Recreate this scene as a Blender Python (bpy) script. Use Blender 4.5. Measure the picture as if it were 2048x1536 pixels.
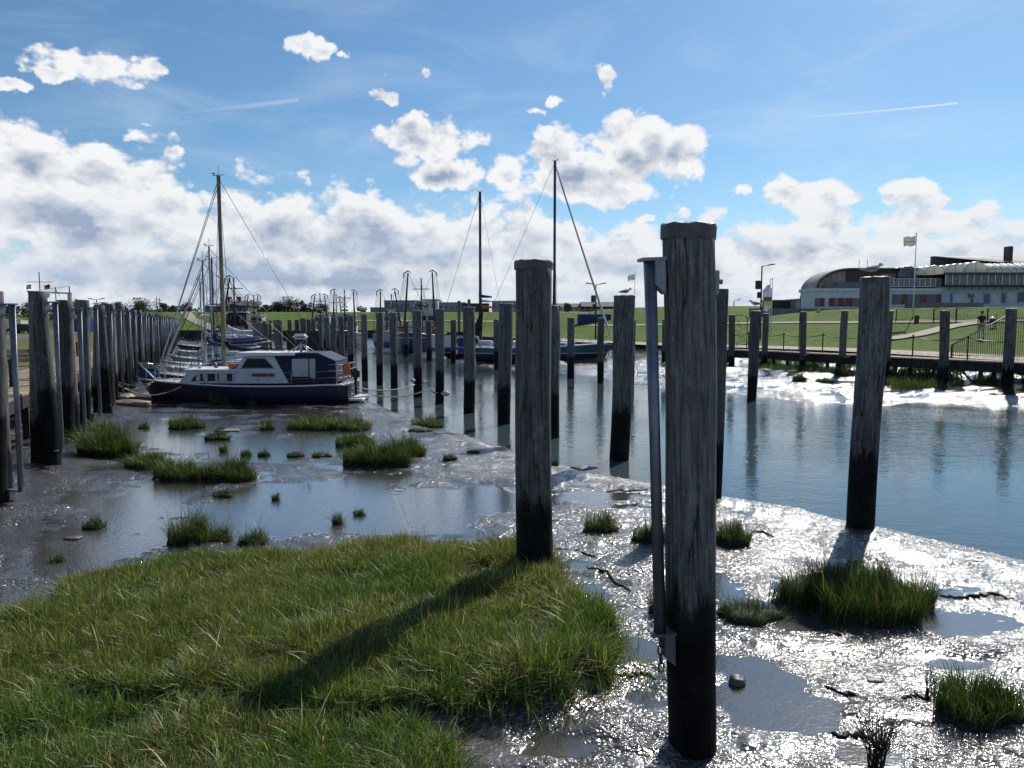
import bpy, bmesh, math, random
import numpy as np
from math import radians as R, sin, cos, pi, tan, atan2, asin, sqrt
from mathutils import Vector, Matrix

for o in list(bpy.data.objects): bpy.data.objects.remove(o)
SC = bpy.context.scene
COL = SC.collection
random.seed(7)
RNG = np.random.default_rng(7)

# ------------------------------------------------------------------ camera
F = 1500.0; PITCH = math.atan(123/1500.0); EYE = 3.0
cam = bpy.data.cameras.new('camera'); cam.lens = 36*F/2048; cam.sensor_width = 36
cam.clip_start = 0.05; cam.clip_end = 6000
co = bpy.data.objects.new('camera', cam); COL.objects.link(co)
co.location = (0, 0, EYE); co.rotation_euler = (pi/2-PITCH, 0, 0)
SC.camera = co
SP, CP = sin(PITCH), cos(PITCH)
def ray(px, py):
    u = (px-1024)/F; v = (768-py)/F
    return Vector((u, CP+v*SP, -SP+v*CP))
def G(px, py, z=0.0):
    "ground point at height z seen at photo pixel"
    d = ray(px, py); t = (z-EYE)/d.z
    return Vector((d.x*t, d.y*t, z))
def P(px, py, y):
    "point at forward distance y seen at photo pixel"
    d = ray(px, py); t = y/d.y
    return Vector((d.x*t, y, EYE+d.z*t))

# ------------------------------------------------------------------ light and sky
SUN_AZ, SUN_EL = R(31), R(41)
sun = bpy.data.lights.new('sun', 'SUN'); sun.energy = 5.0; sun.angle = R(0.53); sun.color = (1.0, 0.95, 0.87)
so = bpy.data.objects.new('sun', sun); COL.objects.link(so)
sd = Vector((sin(SUN_AZ)*cos(SUN_EL), cos(SUN_AZ)*cos(SUN_EL), sin(SUN_EL)))
so.rotation_euler = sd.to_track_quat('Z', 'Y').to_euler(); so.location = (30, 40, 60)
SC.view_settings.view_transform = 'Standard'; SC.view_settings.look = 'None'
SC.view_settings.exposure = 0.12; SC.view_settings.gamma = 1.0
SC.cycles.max_bounces = 6; SC.cycles.diffuse_bounces = 2; SC.cycles.glossy_bounces = 3
SC.cycles.transmission_bounces = 3; SC.cycles.transparent_max_bounces = 8
SC.cycles.caustics_reflective = False; SC.cycles.caustics_refractive = False
SC.cycles.sample_clamp_indirect = 4.0
SC.cycles.use_denoising = True

class NT:
    "tiny node-tree helper"
    def __init__(s, tree): s.t = tree; s.n = tree.nodes; s.l = tree.links
    def new(s, typ, **kw):
        n = s.n.new(typ)
        for k, v in kw.items(): setattr(n, k, v)
        return n
    def put(s, sock, v):
        if isinstance(v, bpy.types.NodeSocket): s.l.new(v, sock)
        elif v is not None:
            if hasattr(sock, 'default_value') and isinstance(v, (tuple, list)) and len(v) == 3 and len(sock.default_value) == 4: v = (*v, 1)
            sock.default_value = v
    def math(s, op, a, b=None, c=None, clamp=False):
        n = s.new('ShaderNodeMath', operation=op, use_clamp=clamp)
        s.put(n.inputs[0], a)
        if b is not None: s.put(n.inputs[1], b)
        if c is not None: s.put(n.inputs[2], c)
        return n.outputs[0]
    def vec(s, op, a, b=None, c=None):
        n = s.new('ShaderNodeVectorMath', operation=op)
        s.put(n.inputs[0], a)
        if b is not None: s.put(n.inputs[1], b)
        if c is not None: s.put(n.inputs[2], c)
        return n.outputs['Value'] if op in ('LENGTH', 'DOT_PRODUCT') else n.outputs[0]
    def mix(s, f, a, b):
        n = s.new('ShaderNodeMix', data_type='RGBA'); n.clamp_factor = True
        s.put(n.inputs[0], f); s.put(n.inputs[6], a); s.put(n.inputs[7], b)
        return n.outputs[2]
    def mixf(s, f, a, b):
        n = s.new('ShaderNodeMix', data_type='FLOAT'); n.clamp_factor = True
        s.put(n.inputs[0], f); s.put(n.inputs[2], a); s.put(n.inputs[3], b)
        return n.outputs[0]
    def ss(s, v, a, b, lo=0.0, hi=1.0):
        n = s.new('ShaderNodeMapRange', interpolation_type='SMOOTHSTEP')
        s.put(n.inputs[0], v); s.put(n.inputs[1], a); s.put(n.inputs[2], b); s.put(n.inputs[3], lo); s.put(n.inputs[4], hi)
        return n.outputs[0]
    def noise(s, v, scale, detail=4, rough=0.5, dist=0.0, col=False):
        n = s.new('ShaderNodeTexNoise')
        if v is not None: s.put(n.inputs['Vector'], v)
        n.inputs['Scale'].default_value = scale; n.inputs['Detail'].default_value = detail
        n.inputs['Roughness'].default_value = rough; n.inputs['Distortion'].default_value = dist
        return n.outputs['Color' if col else 'Fac']
    def comb(s, x, y, z=0.0):
        n = s.new('ShaderNodeCombineXYZ'); s.put(n.inputs[0], x); s.put(n.inputs[1], y); s.put(n.inputs[2], z); return n.outputs[0]
    def sep(s, v):
        n = s.new('ShaderNodeSeparateXYZ'); s.put(n.inputs[0], v); return n.outputs

W = bpy.data.worlds.new('World'); SC.world = W; W.use_nodes = True
wt = NT(W.node_tree); W.node_tree.nodes.clear()
SKY_S = 0.10
sky = wt.new('ShaderNodeTexSky', sky_type='NISHITA'); sky.sun_disc = False
sky.sun_elevation = SUN_EL; sky.sun_rotation = SUN_AZ; sky.altitude = 0; sky.air_density = 1.0; sky.dust_density = 0.35; sky.ozone_density = 2.2
tc = wt.new('ShaderNodeTexCoord').outputs['Generated']
dirv = wt.vec('NORMALIZE', tc)
dx, dy, dz = wt.sep(dirv)
az = wt.math('ARCTAN2', dx, dy); el = wt.math('ARCSINE', dz)
AE = wt.comb(az, el, 0.0)
def aedir(px, py):
    d = ray(px, py).normalized(); return atan2(d.x, d.y), asin(d.z)
# clouds: (px, py, half width, half height, weight)
CL = [(190,135,90,44,1.15),(112,142,36,22,1.0),(285,130,44,36,1.05),(225,165,60,26,.9),(40,165,32,13,.95),
 (600,90,58,26,1.2),(640,104,34,22,1.1),(688,116,14,9,.85),(772,202,34,20,1.1),(840,155,14,14,1.0),
 (1225,158,34,28,1.05),(1205,180,26,14,.7),(1114,197,26,14,.95),(1080,212,34,8,.6),(290,243,26,7,.55),(350,306,28,14,.85),(783,248,12,8,.6),
 (850,284,112,42,1.1),(895,348,88,38,1.15),(770,280,44,26,.95),(830,325,50,30,.9),
 (1115,305,90,64,1.15),(1265,290,105,84,1.3),(1360,300,66,72,1.15),(1180,355,170,66,1.25),(1015,355,50,50,.95),(1395,345,36,34,.9),(1255,250,60,44,1.0),
 (1605,388,90,36,1.15),(1670,400,60,22,1.0),(1490,376,24,15,.9),(1810,384,62,30,1.1),(1860,392,44,18,.9),(1302,432,22,13,.85),(1362,424,22,13,.8),
 (1850,445,160,42,1.05),(1650,440,90,46,.95),(10,270,70,50,1.0),(60,330,130,90,1.15),(225,345,140,85,1.1),(350,410,130,75,.95),
 (120,440,300,95,1.15),(580,480,360,125,1.1),(800,490,330,120,1.1),(1010,500,280,125,1.0),(1280,540,330,120,1.05),(1560,530,330,110,1.05),(1850,530,320,100,1.0),(-150,420,260,200,1.1),(500,575,900,95,1.45),(1500,600,900,80,1.1)]
warp = wt.vec('MULTIPLY', wt.vec('SUBTRACT', wt.noise(dirv, 9.0, 6, 0.66, col=True), (0.5,0.5,0.5)), (0.085, 0.055, 0.0))
AEw = wt.vec('ADD', AE, warp)
def field(v, CL=CL):
    acc = None
    for (px, py, rx, ry, w) in CL:
        a, e = aedir(px, py); sx = F/(rx*1.35); sy = F/(ry*1.35)
        q = wt.vec('MULTIPLY_ADD', v, (sx, sy, 0.0), (-a*sx, -e*sy, 0.0))
        l = wt.vec('LENGTH', q)
        f = wt.math('MULTIPLY_ADD', l, -w, w)
        acc = f if acc is None else wt.math('MAXIMUM', acc, f)
    return acc
base = field(AEw)
SHD = [(60,395,230,60,1.0),(240,400,110,60,.9),(150,335,70,30,.7),(330,395,70,34,.8),(640,470,190,48,1.0),(790,440,150,58,1.0),(1180,332,120,34,1.0),(1190,388,120,26,.9),(1330,292,44,46,.7),(330,495,300,44,1.0),(895,360,60,24,.8),(210,165,70,20,.6),(1590,402,90,18,.7),(845,300,60,20,.6),(1040,380,60,26,.7),(960,520,260,40,.8),(600,555,500,26,.8)]
shd = field(AEw, SHD)
# clouds elsewhere in the sky (outside this view)
oth = wt.math('MULTIPLY', wt.ss(wt.noise(dirv, 3.1, 3, 0.5), 0.52, 0.72), wt.ss(wt.math('ABSOLUTE', az), 0.72, 1.0))
lowb = wt.math('MULTIPLY', wt.ss(el, 0.22, 0.05), wt.ss(wt.math('ABSOLUTE', az), 0.70, 0.95))
base = wt.math('MAXIMUM', base, wt.math('MULTIPLY', wt.math('MAXIMUM', oth, lowb), 0.8))
def puff(off):
    p = wt.vec('ADD', dirv, off)
    p = wt.vec('MULTIPLY', p, (1, 1, 1.5))
    n1 = wt.noise(p, 11.0, 7, 0.56)
    v = wt.new('ShaderNodeTexVoronoi', feature='SMOOTH_F1'); wt.put(v.inputs['Vector'], wt.vec('ADD', p, wt.vec('MULTIPLY', wt.noise(p, 30, 2, .5, col=True), (.02, .02, .02))))
    v.inputs['Scale'].default_value = 22; v.inputs['Detail'].default_value = 3.5; v.inputs['Roughness'].default_value = .55; v.inputs['Smoothness'].default_value = .6
    b = wt.math('SUBTRACT', 0.62, v.outputs['Distance'])
    return wt.math('MULTIPLY_ADD', wt.math('SUBTRACT', n1, 0.5), 1.05, wt.math('MULTIPLY', wt.math('SUBTRACT', b, 0.25), 0.50))
pa = puff((0, 0, 0)); pb = puff((0.007, 0.003, 0.017))
dens = wt.math('ADD', wt.math('ADD', base, -0.17), pa)
alpha = wt.ss(dens, -0.06, 0.17)
relief = wt.math('MULTIPLY', wt.math('SUBTRACT', pa, pb), 1.9)
thick = wt.ss(dens, 0.14, 0.75)
# flat grey undersides in horizontal layers
lay = wt.noise(wt.vec('MULTIPLY', AE, (2.6, 11.0, 0)), 1.0, 3, 0.5)
sh_ = wt.ss(wt.math('ADD', shd, wt.math('MULTIPLY', pa, .5)), -.20, .55)
grey = wt.math('ADD', wt.math('MULTIPLY', thick, wt.math('MULTIPLY_ADD', sh_, .85, .20)), wt.math('MULTIPLY', wt.math('MULTIPLY', wt.math('SUBTRACT', lay, 0.44), thick), 1.5))
grey = wt.math('SUBTRACT', grey, relief, clamp=True)
ccol = wt.mix(grey, (0.84, 0.85, 0.86), (0.29, 0.36, 0.49))
lowpale = wt.ss(el, 0.20, 0.0)
streak = wt.ss(wt.noise(wt.vec('MULTIPLY', AE, (2.2, 42.0, 0)), 1.0, 4, 0.55), .36, .66)
ccol = wt.mix(wt.math('MULTIPLY', lowpale, wt.math('MULTIPLY_ADD', streak, .50, .22)), ccol, (0.50, 0.60, 0.73))
# thin high cloud veil and two contrails
veil = wt.math('MULTIPLY', wt.ss(wt.noise(wt.vec('MULTIPLY', AE, (2.5, 9, 0)), 1.5, 6, .6, .6), .44, .8), 0.28)
def trail(p0, p1, w, s):
    a0, e0 = aedir(*p0); a1, e1 = aedir(*p1)
    L = sqrt((a1-a0)**2+(e1-e0)**2); ux, uy = (a1-a0)/L, (e1-e0)/L
    q = wt.vec('SUBTRACT', AE, (a0, e0, 0))
    t = wt.math('DIVIDE', wt.vec('DOT_PRODUCT', q, (ux, uy, 0)), L)
    c = wt.math('ABSOLUTE', wt.vec('DOT_PRODUCT', q, (-uy, ux, 0)))
    prof = wt.ss(c, w, 0.0)
    win = wt.math('MULTIPLY', wt.ss(t, 0.0, 0.9), wt.ss(t, 1.004, 0.99))
    return wt.math('MULTIPLY', wt.math('MULTIPLY', prof, win), s)
veil = wt.math('MAXIMUM', veil, trail((1400, 246), (1918, 206), 0.0017, 0.75))
veil = wt.math('MAXIMUM', veil, trail((230, 236), (600, 199), 0.005, 0.3))
sc_ = sky.outputs[0]
skyc = wt.vec('MULTIPLY', sc_, (SKY_S*0.62, SKY_S*0.83, SKY_S*0.94))
skyc = wt.mix(veil, skyc, (0.72, 0.80, 0.90))
hz = wt.ss(el, 0.17, -0.01, 0, 0.92)
skyc = wt.mix(hz, skyc, (0.60, 0.71, 0.82))
fin = wt.mix(alpha, skyc, ccol)
bg = wt.new('ShaderNodeBackground'); wt.put(bg.inputs[0], wt.vec('MULTIPLY', fin, (1/SKY_S,)*3)); bg.inputs[1].default_value = SKY_S
wo = wt.new('ShaderNodeOutputWorld'); wt.l.new(bg.outputs[0], wo.inputs[0])
W.cycles.sampling_method = 'MANUAL'; W.cycles.sample_map_resolution = 512

# ------------------------------------------------------------------ object helpers
def tag(o, label=None, cat=None, group=None, kind=None):
    if label: o['label'] = label
    if cat: o['category'] = cat
    if group: o['group'] = group
    if kind: o['kind'] = kind
    return o
def empty(name, loc=(0,0,0), rz=0, label=None, cat=None, group=None):
    o = bpy.data.objects.new(name, None); COL.objects.link(o); o.location = loc; o.rotation_euler = (0, 0, rz); o.empty_display_size = .2
    return tag(o, label, cat, group)
def link(name, me, parent=None, mat=None):
    o = bpy.data.objects.new(name, me); COL.objects.link(o)
    if mat is not None and not me.materials: me.materials.append(mat)
    if parent: o.parent = parent
    return o
def copy_tree(o, parent=None):
    c = o.copy(); COL.objects.link(c)
    if parent is not None: c.parent = parent
    for ch in [x for x in bpy.data.objects if x.parent == o]: copy_tree(ch, c)
    return c

class MB:
    "collects shapes, then links them as ONE mesh"
    def __init__(s): s.v = []; s.f = []; s.sm = []
    def add(s, vs, fs, smooth=False):
        b = len(s.v); s.v += [tuple(v) for v in vs]; s.f += [tuple(i+b for i in f) for f in fs]; s.sm += [smooth]*len(fs); return s
    def box(s, c, d, rz=0, bev=0, M=None):
        x, y, z = d[0]/2, d[1]/2, d[2]/2
        if bev:
            b = min(bev, x*.9, y*.9, z*.9); vs = []
            bm = bmesh.new(); bmesh.ops.create_cube(bm, size=1)
            for v in bm.verts: v.co = Vector((v.co.x*d[0], v.co.y*d[1], v.co.z*d[2]))
            bmesh.ops.bevel(bm, geom=list(bm.edges), offset=b, segments=2, affect='EDGES')
            bm.verts.index_update(); vs = [v.co.copy() for v in bm.verts]; fs = [[v.index for v in f.verts] for f in bm.faces]; bm.free()
        else:
            vs = [Vector(p) for p in ((-x,-y,-z),(x,-y,-z),(x,y,-z),(-x,y,-z),(-x,-y,z),(x,-y,z),(x,y,z),(-x,y,z))]
            fs = [(3,2,1,0),(4,5,6,7),(0,1,5,4),(1,2,6,5),(2,3,7,6),(3,0,4,7)]
        rot = Matrix.Rotation(rz, 3, 'Z')
        if M is not None: rot = M
        s.add([rot @ v + Vector(c) for v in vs], fs); return s
    def tube(s, pts, r, n=8, caps=True, smooth=True):
        pts = [Vector(p) for p in pts]; rs = r if isinstance(r, (list, tuple)) else [r]*len(pts)
        vs = []; fs = []; up = None
        for i, p in enumerate(pts):
            t = (pts[min(i+1, len(pts)-1)]-pts[max(i-1, 0)])
            t = t.normalized() if t.length > 1e-9 else Vector((0,0,1))
            if up is None: up = Vector((0,0,1)) if abs(t.z) < .9 else Vector((1,0,0))
            a = t.cross(up).normalized(); b = t.cross(a).normalized(); up = b.cross(t) if abs(b.cross(t).length) > .1 else up
            for k in range(n):
                an = 2*pi*k/n; vs.append(p+(a*cos(an)+b*sin(an))*rs[i])
        for i in range(len(pts)-1):
            for k in range(n):
                k2 = (k+1) % n; fs.append((i*n+k, i*n+k2, (i+1)*n+k2, (i+1)*n+k))
        s.add(vs, fs, smooth)
        if caps:
            s.f.append(tuple(len(s.v)-len(vs)+k for k in reversed(range(n)))); s.sm.append(False)
            s.f.append(tuple(len(s.v)-n+k for k in range(n))); s.sm.append(False)
        return s
    def lathe(s, prof, n=16, c=(0,0,0), smooth=True):
        vs = []; fs = []; c = Vector(c)
        for (r, z) in prof:
            for k in range(n):
                a = 2*pi*k/n; vs.append(c+Vector((r*cos(a), r*sin(a), z)))
        for i in range(len(prof)-1):
            for k in range(n):
                k2 = (k+1) % n; fs.append((i*n+k, i*n+k2, (i+1)*n+k2, (i+1)*n+k))
        s.add(vs, fs, smooth); return s
    def ball(s, c, r, n=12, m=8, sc=(1,1,1)):
        pr = [(max(1e-4, sin(pi*i/m))*r, -cos(pi*i/m)*r) for i in range(m+1)]
        b = len(s.v); s.lathe(pr, n)
        for i in range(b, len(s.v)):
            v = s.v[i]; s.v[i] = (v[0]*sc[0]+c[0], v[1]*sc[1]+c[1], v[2]*sc[2]+c[2])
        return s
    def prism(s, poly, h0, h1, axis='y', c=(0,0,0), rz=0):
        "poly (a,b) extruded along axis from h0 to h1"
        n = len(poly); vs = []
        for h in (h0, h1):
            for (a, b) in poly:
                vs.append({'y': (a, h, b), 'x': (h, a, b), 'z': (a, b, h)}[axis])
        rot = Matrix.Rotation(rz, 3, 'Z')
        vs = [rot @ Vector(v)+Vector(c) for v in vs]
        fs = [tuple(range(n)), tuple(reversed(range(n, 2*n)))]+[(i, i+n, (i+1) % n+n, (i+1) % n) for i in range(n)]
        s.add(vs, fs); return s
    def loft(s, secs, closed=True, caps=True, smooth=True):
        n = len(secs[0]); vs = [p for q in secs for p in q]; fs = []
        for i in range(len(secs)-1):
            for k in range(n if closed else n-1):
                k2 = (k+1) % n; fs.append((i*n+k, i*n+k2, (i+1)*n+k2, (i+1)*n+k))
        s.add(vs, fs, smooth)
        if caps:
            b = len(s.v)-len(vs)
            s.f.append(tuple(b+k for k in reversed(range(n)))); s.f.append(tuple(len(s.v)-n+k for k in range(n))); s.sm += [False, False]
        return s
    def quad(s, a, b, c, d): return s.add([a, b, c, d], [(0,1,2,3)])
    def mesh(s, name, mat=None, fixn=True):
        me = bpy.data.meshes.new(name); me.from_pydata([tuple(v) for v in s.v], [], s.f)
        me.polygons.foreach_set('use_smooth', s.sm)
        if fixn:
            bm = bmesh.new(); bm.from_mesh(me); bmesh.ops.recalc_face_normals(bm, faces=bm.faces); bm.to_mesh(me); bm.free()
        if mat: me.materials.append(mat)
        return me
    def build(s, name, mat=None, parent=None, fixn=True): return link(name, s.mesh(name, mat, fixn), parent)

def wire(a, b, sag=0, n=8):
    a = Vector(a); b = Vector(b)
    return [a.lerp(b, i/n)-Vector((0, 0, sag*4*(i/n)*(1-i/n))) for i in range(n+1)]

# ------------------------------------------------------------------ materials
def principled(name):
    m = bpy.data.materials.new(name); m.use_nodes = True; t = NT(m.node_tree)
    return m, t, m.node_tree.nodes['Principled BSDF']
def simple(name, col, rough=.5, metal=0, var=.18, scale=3.0, bump=0.0, spec=.5, grime=0.0):
    m, t, b = principled(name)
    tc = t.new('ShaderNodeTexCoord').outputs['Object']
    n = t.noise(tc, scale, 5, .6)
    lo = tuple(c*(1-var) for c in col); hi = tuple(min(1, c*(1+var)) for c in col)
    c = t.mix(t.ss(n, .3, .7), lo, hi)
    if grime:
        g = t.noise(t.vec('MULTIPLY', tc, (2.2, 2.2, .5)), 2.5, 6, .65)
        c = t.mix(t.math('MULTIPLY', t.ss(g, .48, .75), grime), c, (.06, .055, .045))
    t.put(b.inputs['Base Color'], c); t.put(b.inputs['Roughness'], t.math('MULTIPLY_ADD', n, .2, rough-.1))
    b.inputs['Metallic'].default_value = metal; b.inputs['Specular IOR Level'].default_value = spec
    if bump:
        bn = t.new('ShaderNodeBump'); bn.inputs['Strength'].default_value = .6; bn.inputs['Distance'].default_value = bump
        t.put(bn.inputs['Height'], t.noise(tc, scale*6, 4, .6)); t.l.new(bn.outputs[0], b.inputs['Normal'])
    return m
M = {}
M['steel'] = simple('galvanised_steel', (.17, .19, .23), .42, .75, .2, 6, .002)
M['dark'] = simple('black_paint', (.015, .016, .02), .5)
M['white'] = simple('white_paint', (.72, .74, .76), .3, 0, .06, 4, 0, .5, .25)
M['rope'] = simple('rope', (.42, .38, .28), .9, 0, .3, 20)
M['darkrope'] = simple('dark_rope', (.10, .09, .08), .9, 0, .3, 20)
M['alu'] = simple('aluminium', (.45, .47, .5), .35, .8)

def wood_mat(name, c0, c1, tide=None, sc=1.0):
    m, t, b = principled(name)
    tc = t.new('ShaderNodeTexCoord').outputs['Object']; pos = t.new('ShaderNodeNewGeometry').outputs['Position']
    info = t.new('ShaderNodeObjectInfo').outputs['Random']
    tco = t.vec('ADD', tc, t.vec('MULTIPLY', t.comb(info, info, info), (31., 17., 9.)))
    st = t.vec('MULTIPLY', tco, (1, 1, .09))
    g1 = t.noise(st, 34*sc, 6, .65, .3); g2 = t.noise(st, 9*sc, 4, .6); g3 = t.noise(tco, 3.0*sc, 5, .65)
    c = t.mix(t.ss(g1, .34, .66), c0, c1)
    c = t.mix(t.ss(g2, .42, .7, 0, .5), c, tuple(x*.45 for x in c0))
    c = t.mix(t.ss(g3, .56, .72, 0, .45), c, tuple(min(1, x*1.5) for x in c1))
    spk = t.noise(t.vec('MULTIPLY', tco, (1, 1, .35)), 40*sc, 5, .75)
    c = t.mix(t.ss(spk, .58, .70, 0, .55), c, (.36, .36, .35))
    c = t.vec('MULTIPLY', c, t.comb(*[t.math('MULTIPLY_ADD', info, .5, .75)]*3))
    # long drying cracks
    ck = t.noise(t.vec('MULTIPLY', tco, (1, 1, .05)), 7*sc, 3, .5, .2)
    crack = t.ss(t.math('ABSOLUTE', t.math('SUBTRACT', ck, .5)), .010, .0)
    c = t.mix(t.math('MULTIPLY', crack, .85), c, (.008, .008, .008))
    rough = .8
    if tide is not None:
        z = t.sep(pos)[2]
        wav = t.math('MULTIPLY_ADD', t.noise(t.vec('MULTIPLY', tco, (1, 1, .3)), 7, 6, .7), .95, t.math('MULTIPLY_ADD', info, .3, tide-.62))
        w = t.ss(t.math('SUBTRACT', z, wav), .13, -.08)
        alg = t.ss(t.noise(tco, 14, 4, .6), .5, .7)
        wet = t.mix(t.math('MULTIPLY', alg, .5), (.006, .007, .009), (.018, .022, .012))
        c = t.mix(w, c, wet); rough = t.mixf(w, .8, .55)
        half = t.ss(t.math('SUBTRACT', z, wav), .8, 0., 0, .35)
        c = t.mix(t.math('MULTIPLY', half, t.ss(g3, .4, .6)), c, (.03, .033, .03))
    t.put(b.inputs['Base Color'], c); t.put(b.inputs['Roughness'], rough); t.put(b.inputs['Specular IOR Level'], t.mixf(w, .3, .08) if tide is not None else .3)
    bn = t.new('ShaderNodeBump'); bn.inputs['Distance'].default_value = .012; bn.inputs['Strength'].default_value = .8
    t.put(bn.inputs['Height'], t.math('SUBTRACT', t.math('MULTIPLY_ADD', g3, .5, g1), t.math('MULTIPLY', crack, 1.2))); t.l.new(bn.outputs[0], b.inputs['Normal'])
    return m
M['pile'] = wood_mat('weathered_wood', (.056, .055, .057), (.160, .156, .158), 1.0)
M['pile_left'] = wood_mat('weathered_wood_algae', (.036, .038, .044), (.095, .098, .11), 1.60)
M['cap'] = simple('pile_cap_metal', (.10, .085, .095), .6, .2, .3, 8, .003)
M['deck'] = wood_mat('deck_wood', (.22, .17, .11), (.46, .38, .26), None, .6)
M['beam'] = wood_mat('dark_beam', (.02, .018, .016), (.05, .045, .04), None, .8)

# ------------------------------------------------------------------ numpy noise
def vnoise(x, y, seed=0):
    xi = np.floor(x).astype(np.int64); yi = np.floor(y).astype(np.int64); xf = x-xi; yf = y-yi
    def h(a, b):
        n = (a*374761393 + b*668265263 + seed*1274126177) & 0xffffffff
        n = ((n ^ (n >> 13))*1274126177) & 0xffffffff
        return ((n ^ (n >> 16)) & 0xffff)/65535.0
    u = xf*xf*(3-2*xf); v = yf*yf*(3-2*yf)
    return (h(xi, yi)*(1-u)+h(xi+1, yi)*u)*(1-v)+(h(xi, yi+1)*(1-u)+h(xi+1, yi+1)*u)*v
def fbm(x, y, sc, oc=4, seed=0, g=.5):
    s = 0; a = 1; tot = 0
    for i in range(oc):
        s = s+a*vnoise(x/sc*2**i+17.3*i, y/sc*2**i+5.1*i, seed+i); tot += a; a *= g
    return s/tot
def sstep(x, a, b):
    t = np.clip((x-a)/(b-a), 0, 1); return t*t*(3-2*t)
def seg_dist(x, y, pts, closed=False):
    d = np.full(x.shape, 1e9); n = len(pts)
    for i in range(n if closed else n-1):
        ax, ay = pts[i][:2]; bx, by = pts[(i+1) % n][:2]; vx, vy = bx-ax, by-ay; L = vx*vx+vy*vy+1e-12
        t = np.clip(((x-ax)*vx+(y-ay)*vy)/L, 0, 1)
        d = np.minimum(d, np.hypot(x-ax-t*vx, y-ay-t*vy))
    return d
def inside(x, y, pts):
    r = np.zeros(x.shape, bool); n = len(pts)
    for i in range(n):
        ax, ay = pts[i][:2]; bx, by = pts[(i+1) % n][:2]
        c = ((ay > y) != (by > y)) & (x < (bx-ax)*(y-ay)/(by-ay+1e-12)+ax)
        r ^= c
    return r

# ------------------------------------------------------------------ plan of the place
WZ = -0.12
LEFT = [G(px, py, WZ) for px, py in ((2200,1165),(2048,1120),(1880,1082),(1740,1052),(1600,1017),(1450,992),(1300,965),(1180,945),(1100,925),(1000,892),(880,857),(830,838),(790,825),(745,806),(715,790),(700,770),(690,740),(672,715),(645,700),(600,690),(560,684))]
RIGHT = [G(px, py, WZ) for px, py in ((2120,815),(2048,813),(1950,808),(1850,804),(1760,812),(1700,810),(1600,802),(1500,792),(1440,784),(1380,783),(1300,775),(1230,765),(1190,752),(1150,748),(1100,742),(1000,738),(960,732),(900,722),(860,715),(800,706),(740,697),(690,690),(640,684))]
CH = [(22, 1.0)]+[tuple(p[:2]) for p in LEFT]+[tuple(p[:2]) for p in reversed(RIGHT)]+[(21.8, 18)]
def leftx(y): return -9.66-.413*(y-15.1)
QR = [(24,-30),(23.2,15),(22.3,30),(21.3,36.5),(20.0,43),(18.5,47.5),(15.2,52),(9.9,58),(4.5,68),(0,80),(-6,97),(-12,115),(-16,127)]
BASIN = QR+[(leftx(127)-1.2, 127), (leftx(-30)-1.2, -30)]
MEADOW = [tuple(G(px, py, .08)[:2]) for px, py in ((-420,1330),(0,1285),(120,1235),(165,1190),(330,1140),(560,1120),(800,1105),(1000,1100),(1100,1108),(1128,1150),(1135,1200),(1200,1228),(1232,1300),(1215,1365),(1170,1392),(1060,1420),(960,1438),(905,1470),(905,1540),(960,1620),(1000,1900),(-1200,1950))]
GULLY = [tuple(G(px, py, .1)[:2]) for px, py in ((150,1415),(300,1435),(430,1425),(560,1462),(700,1465),(820,1440),(920,1455))]

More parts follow.
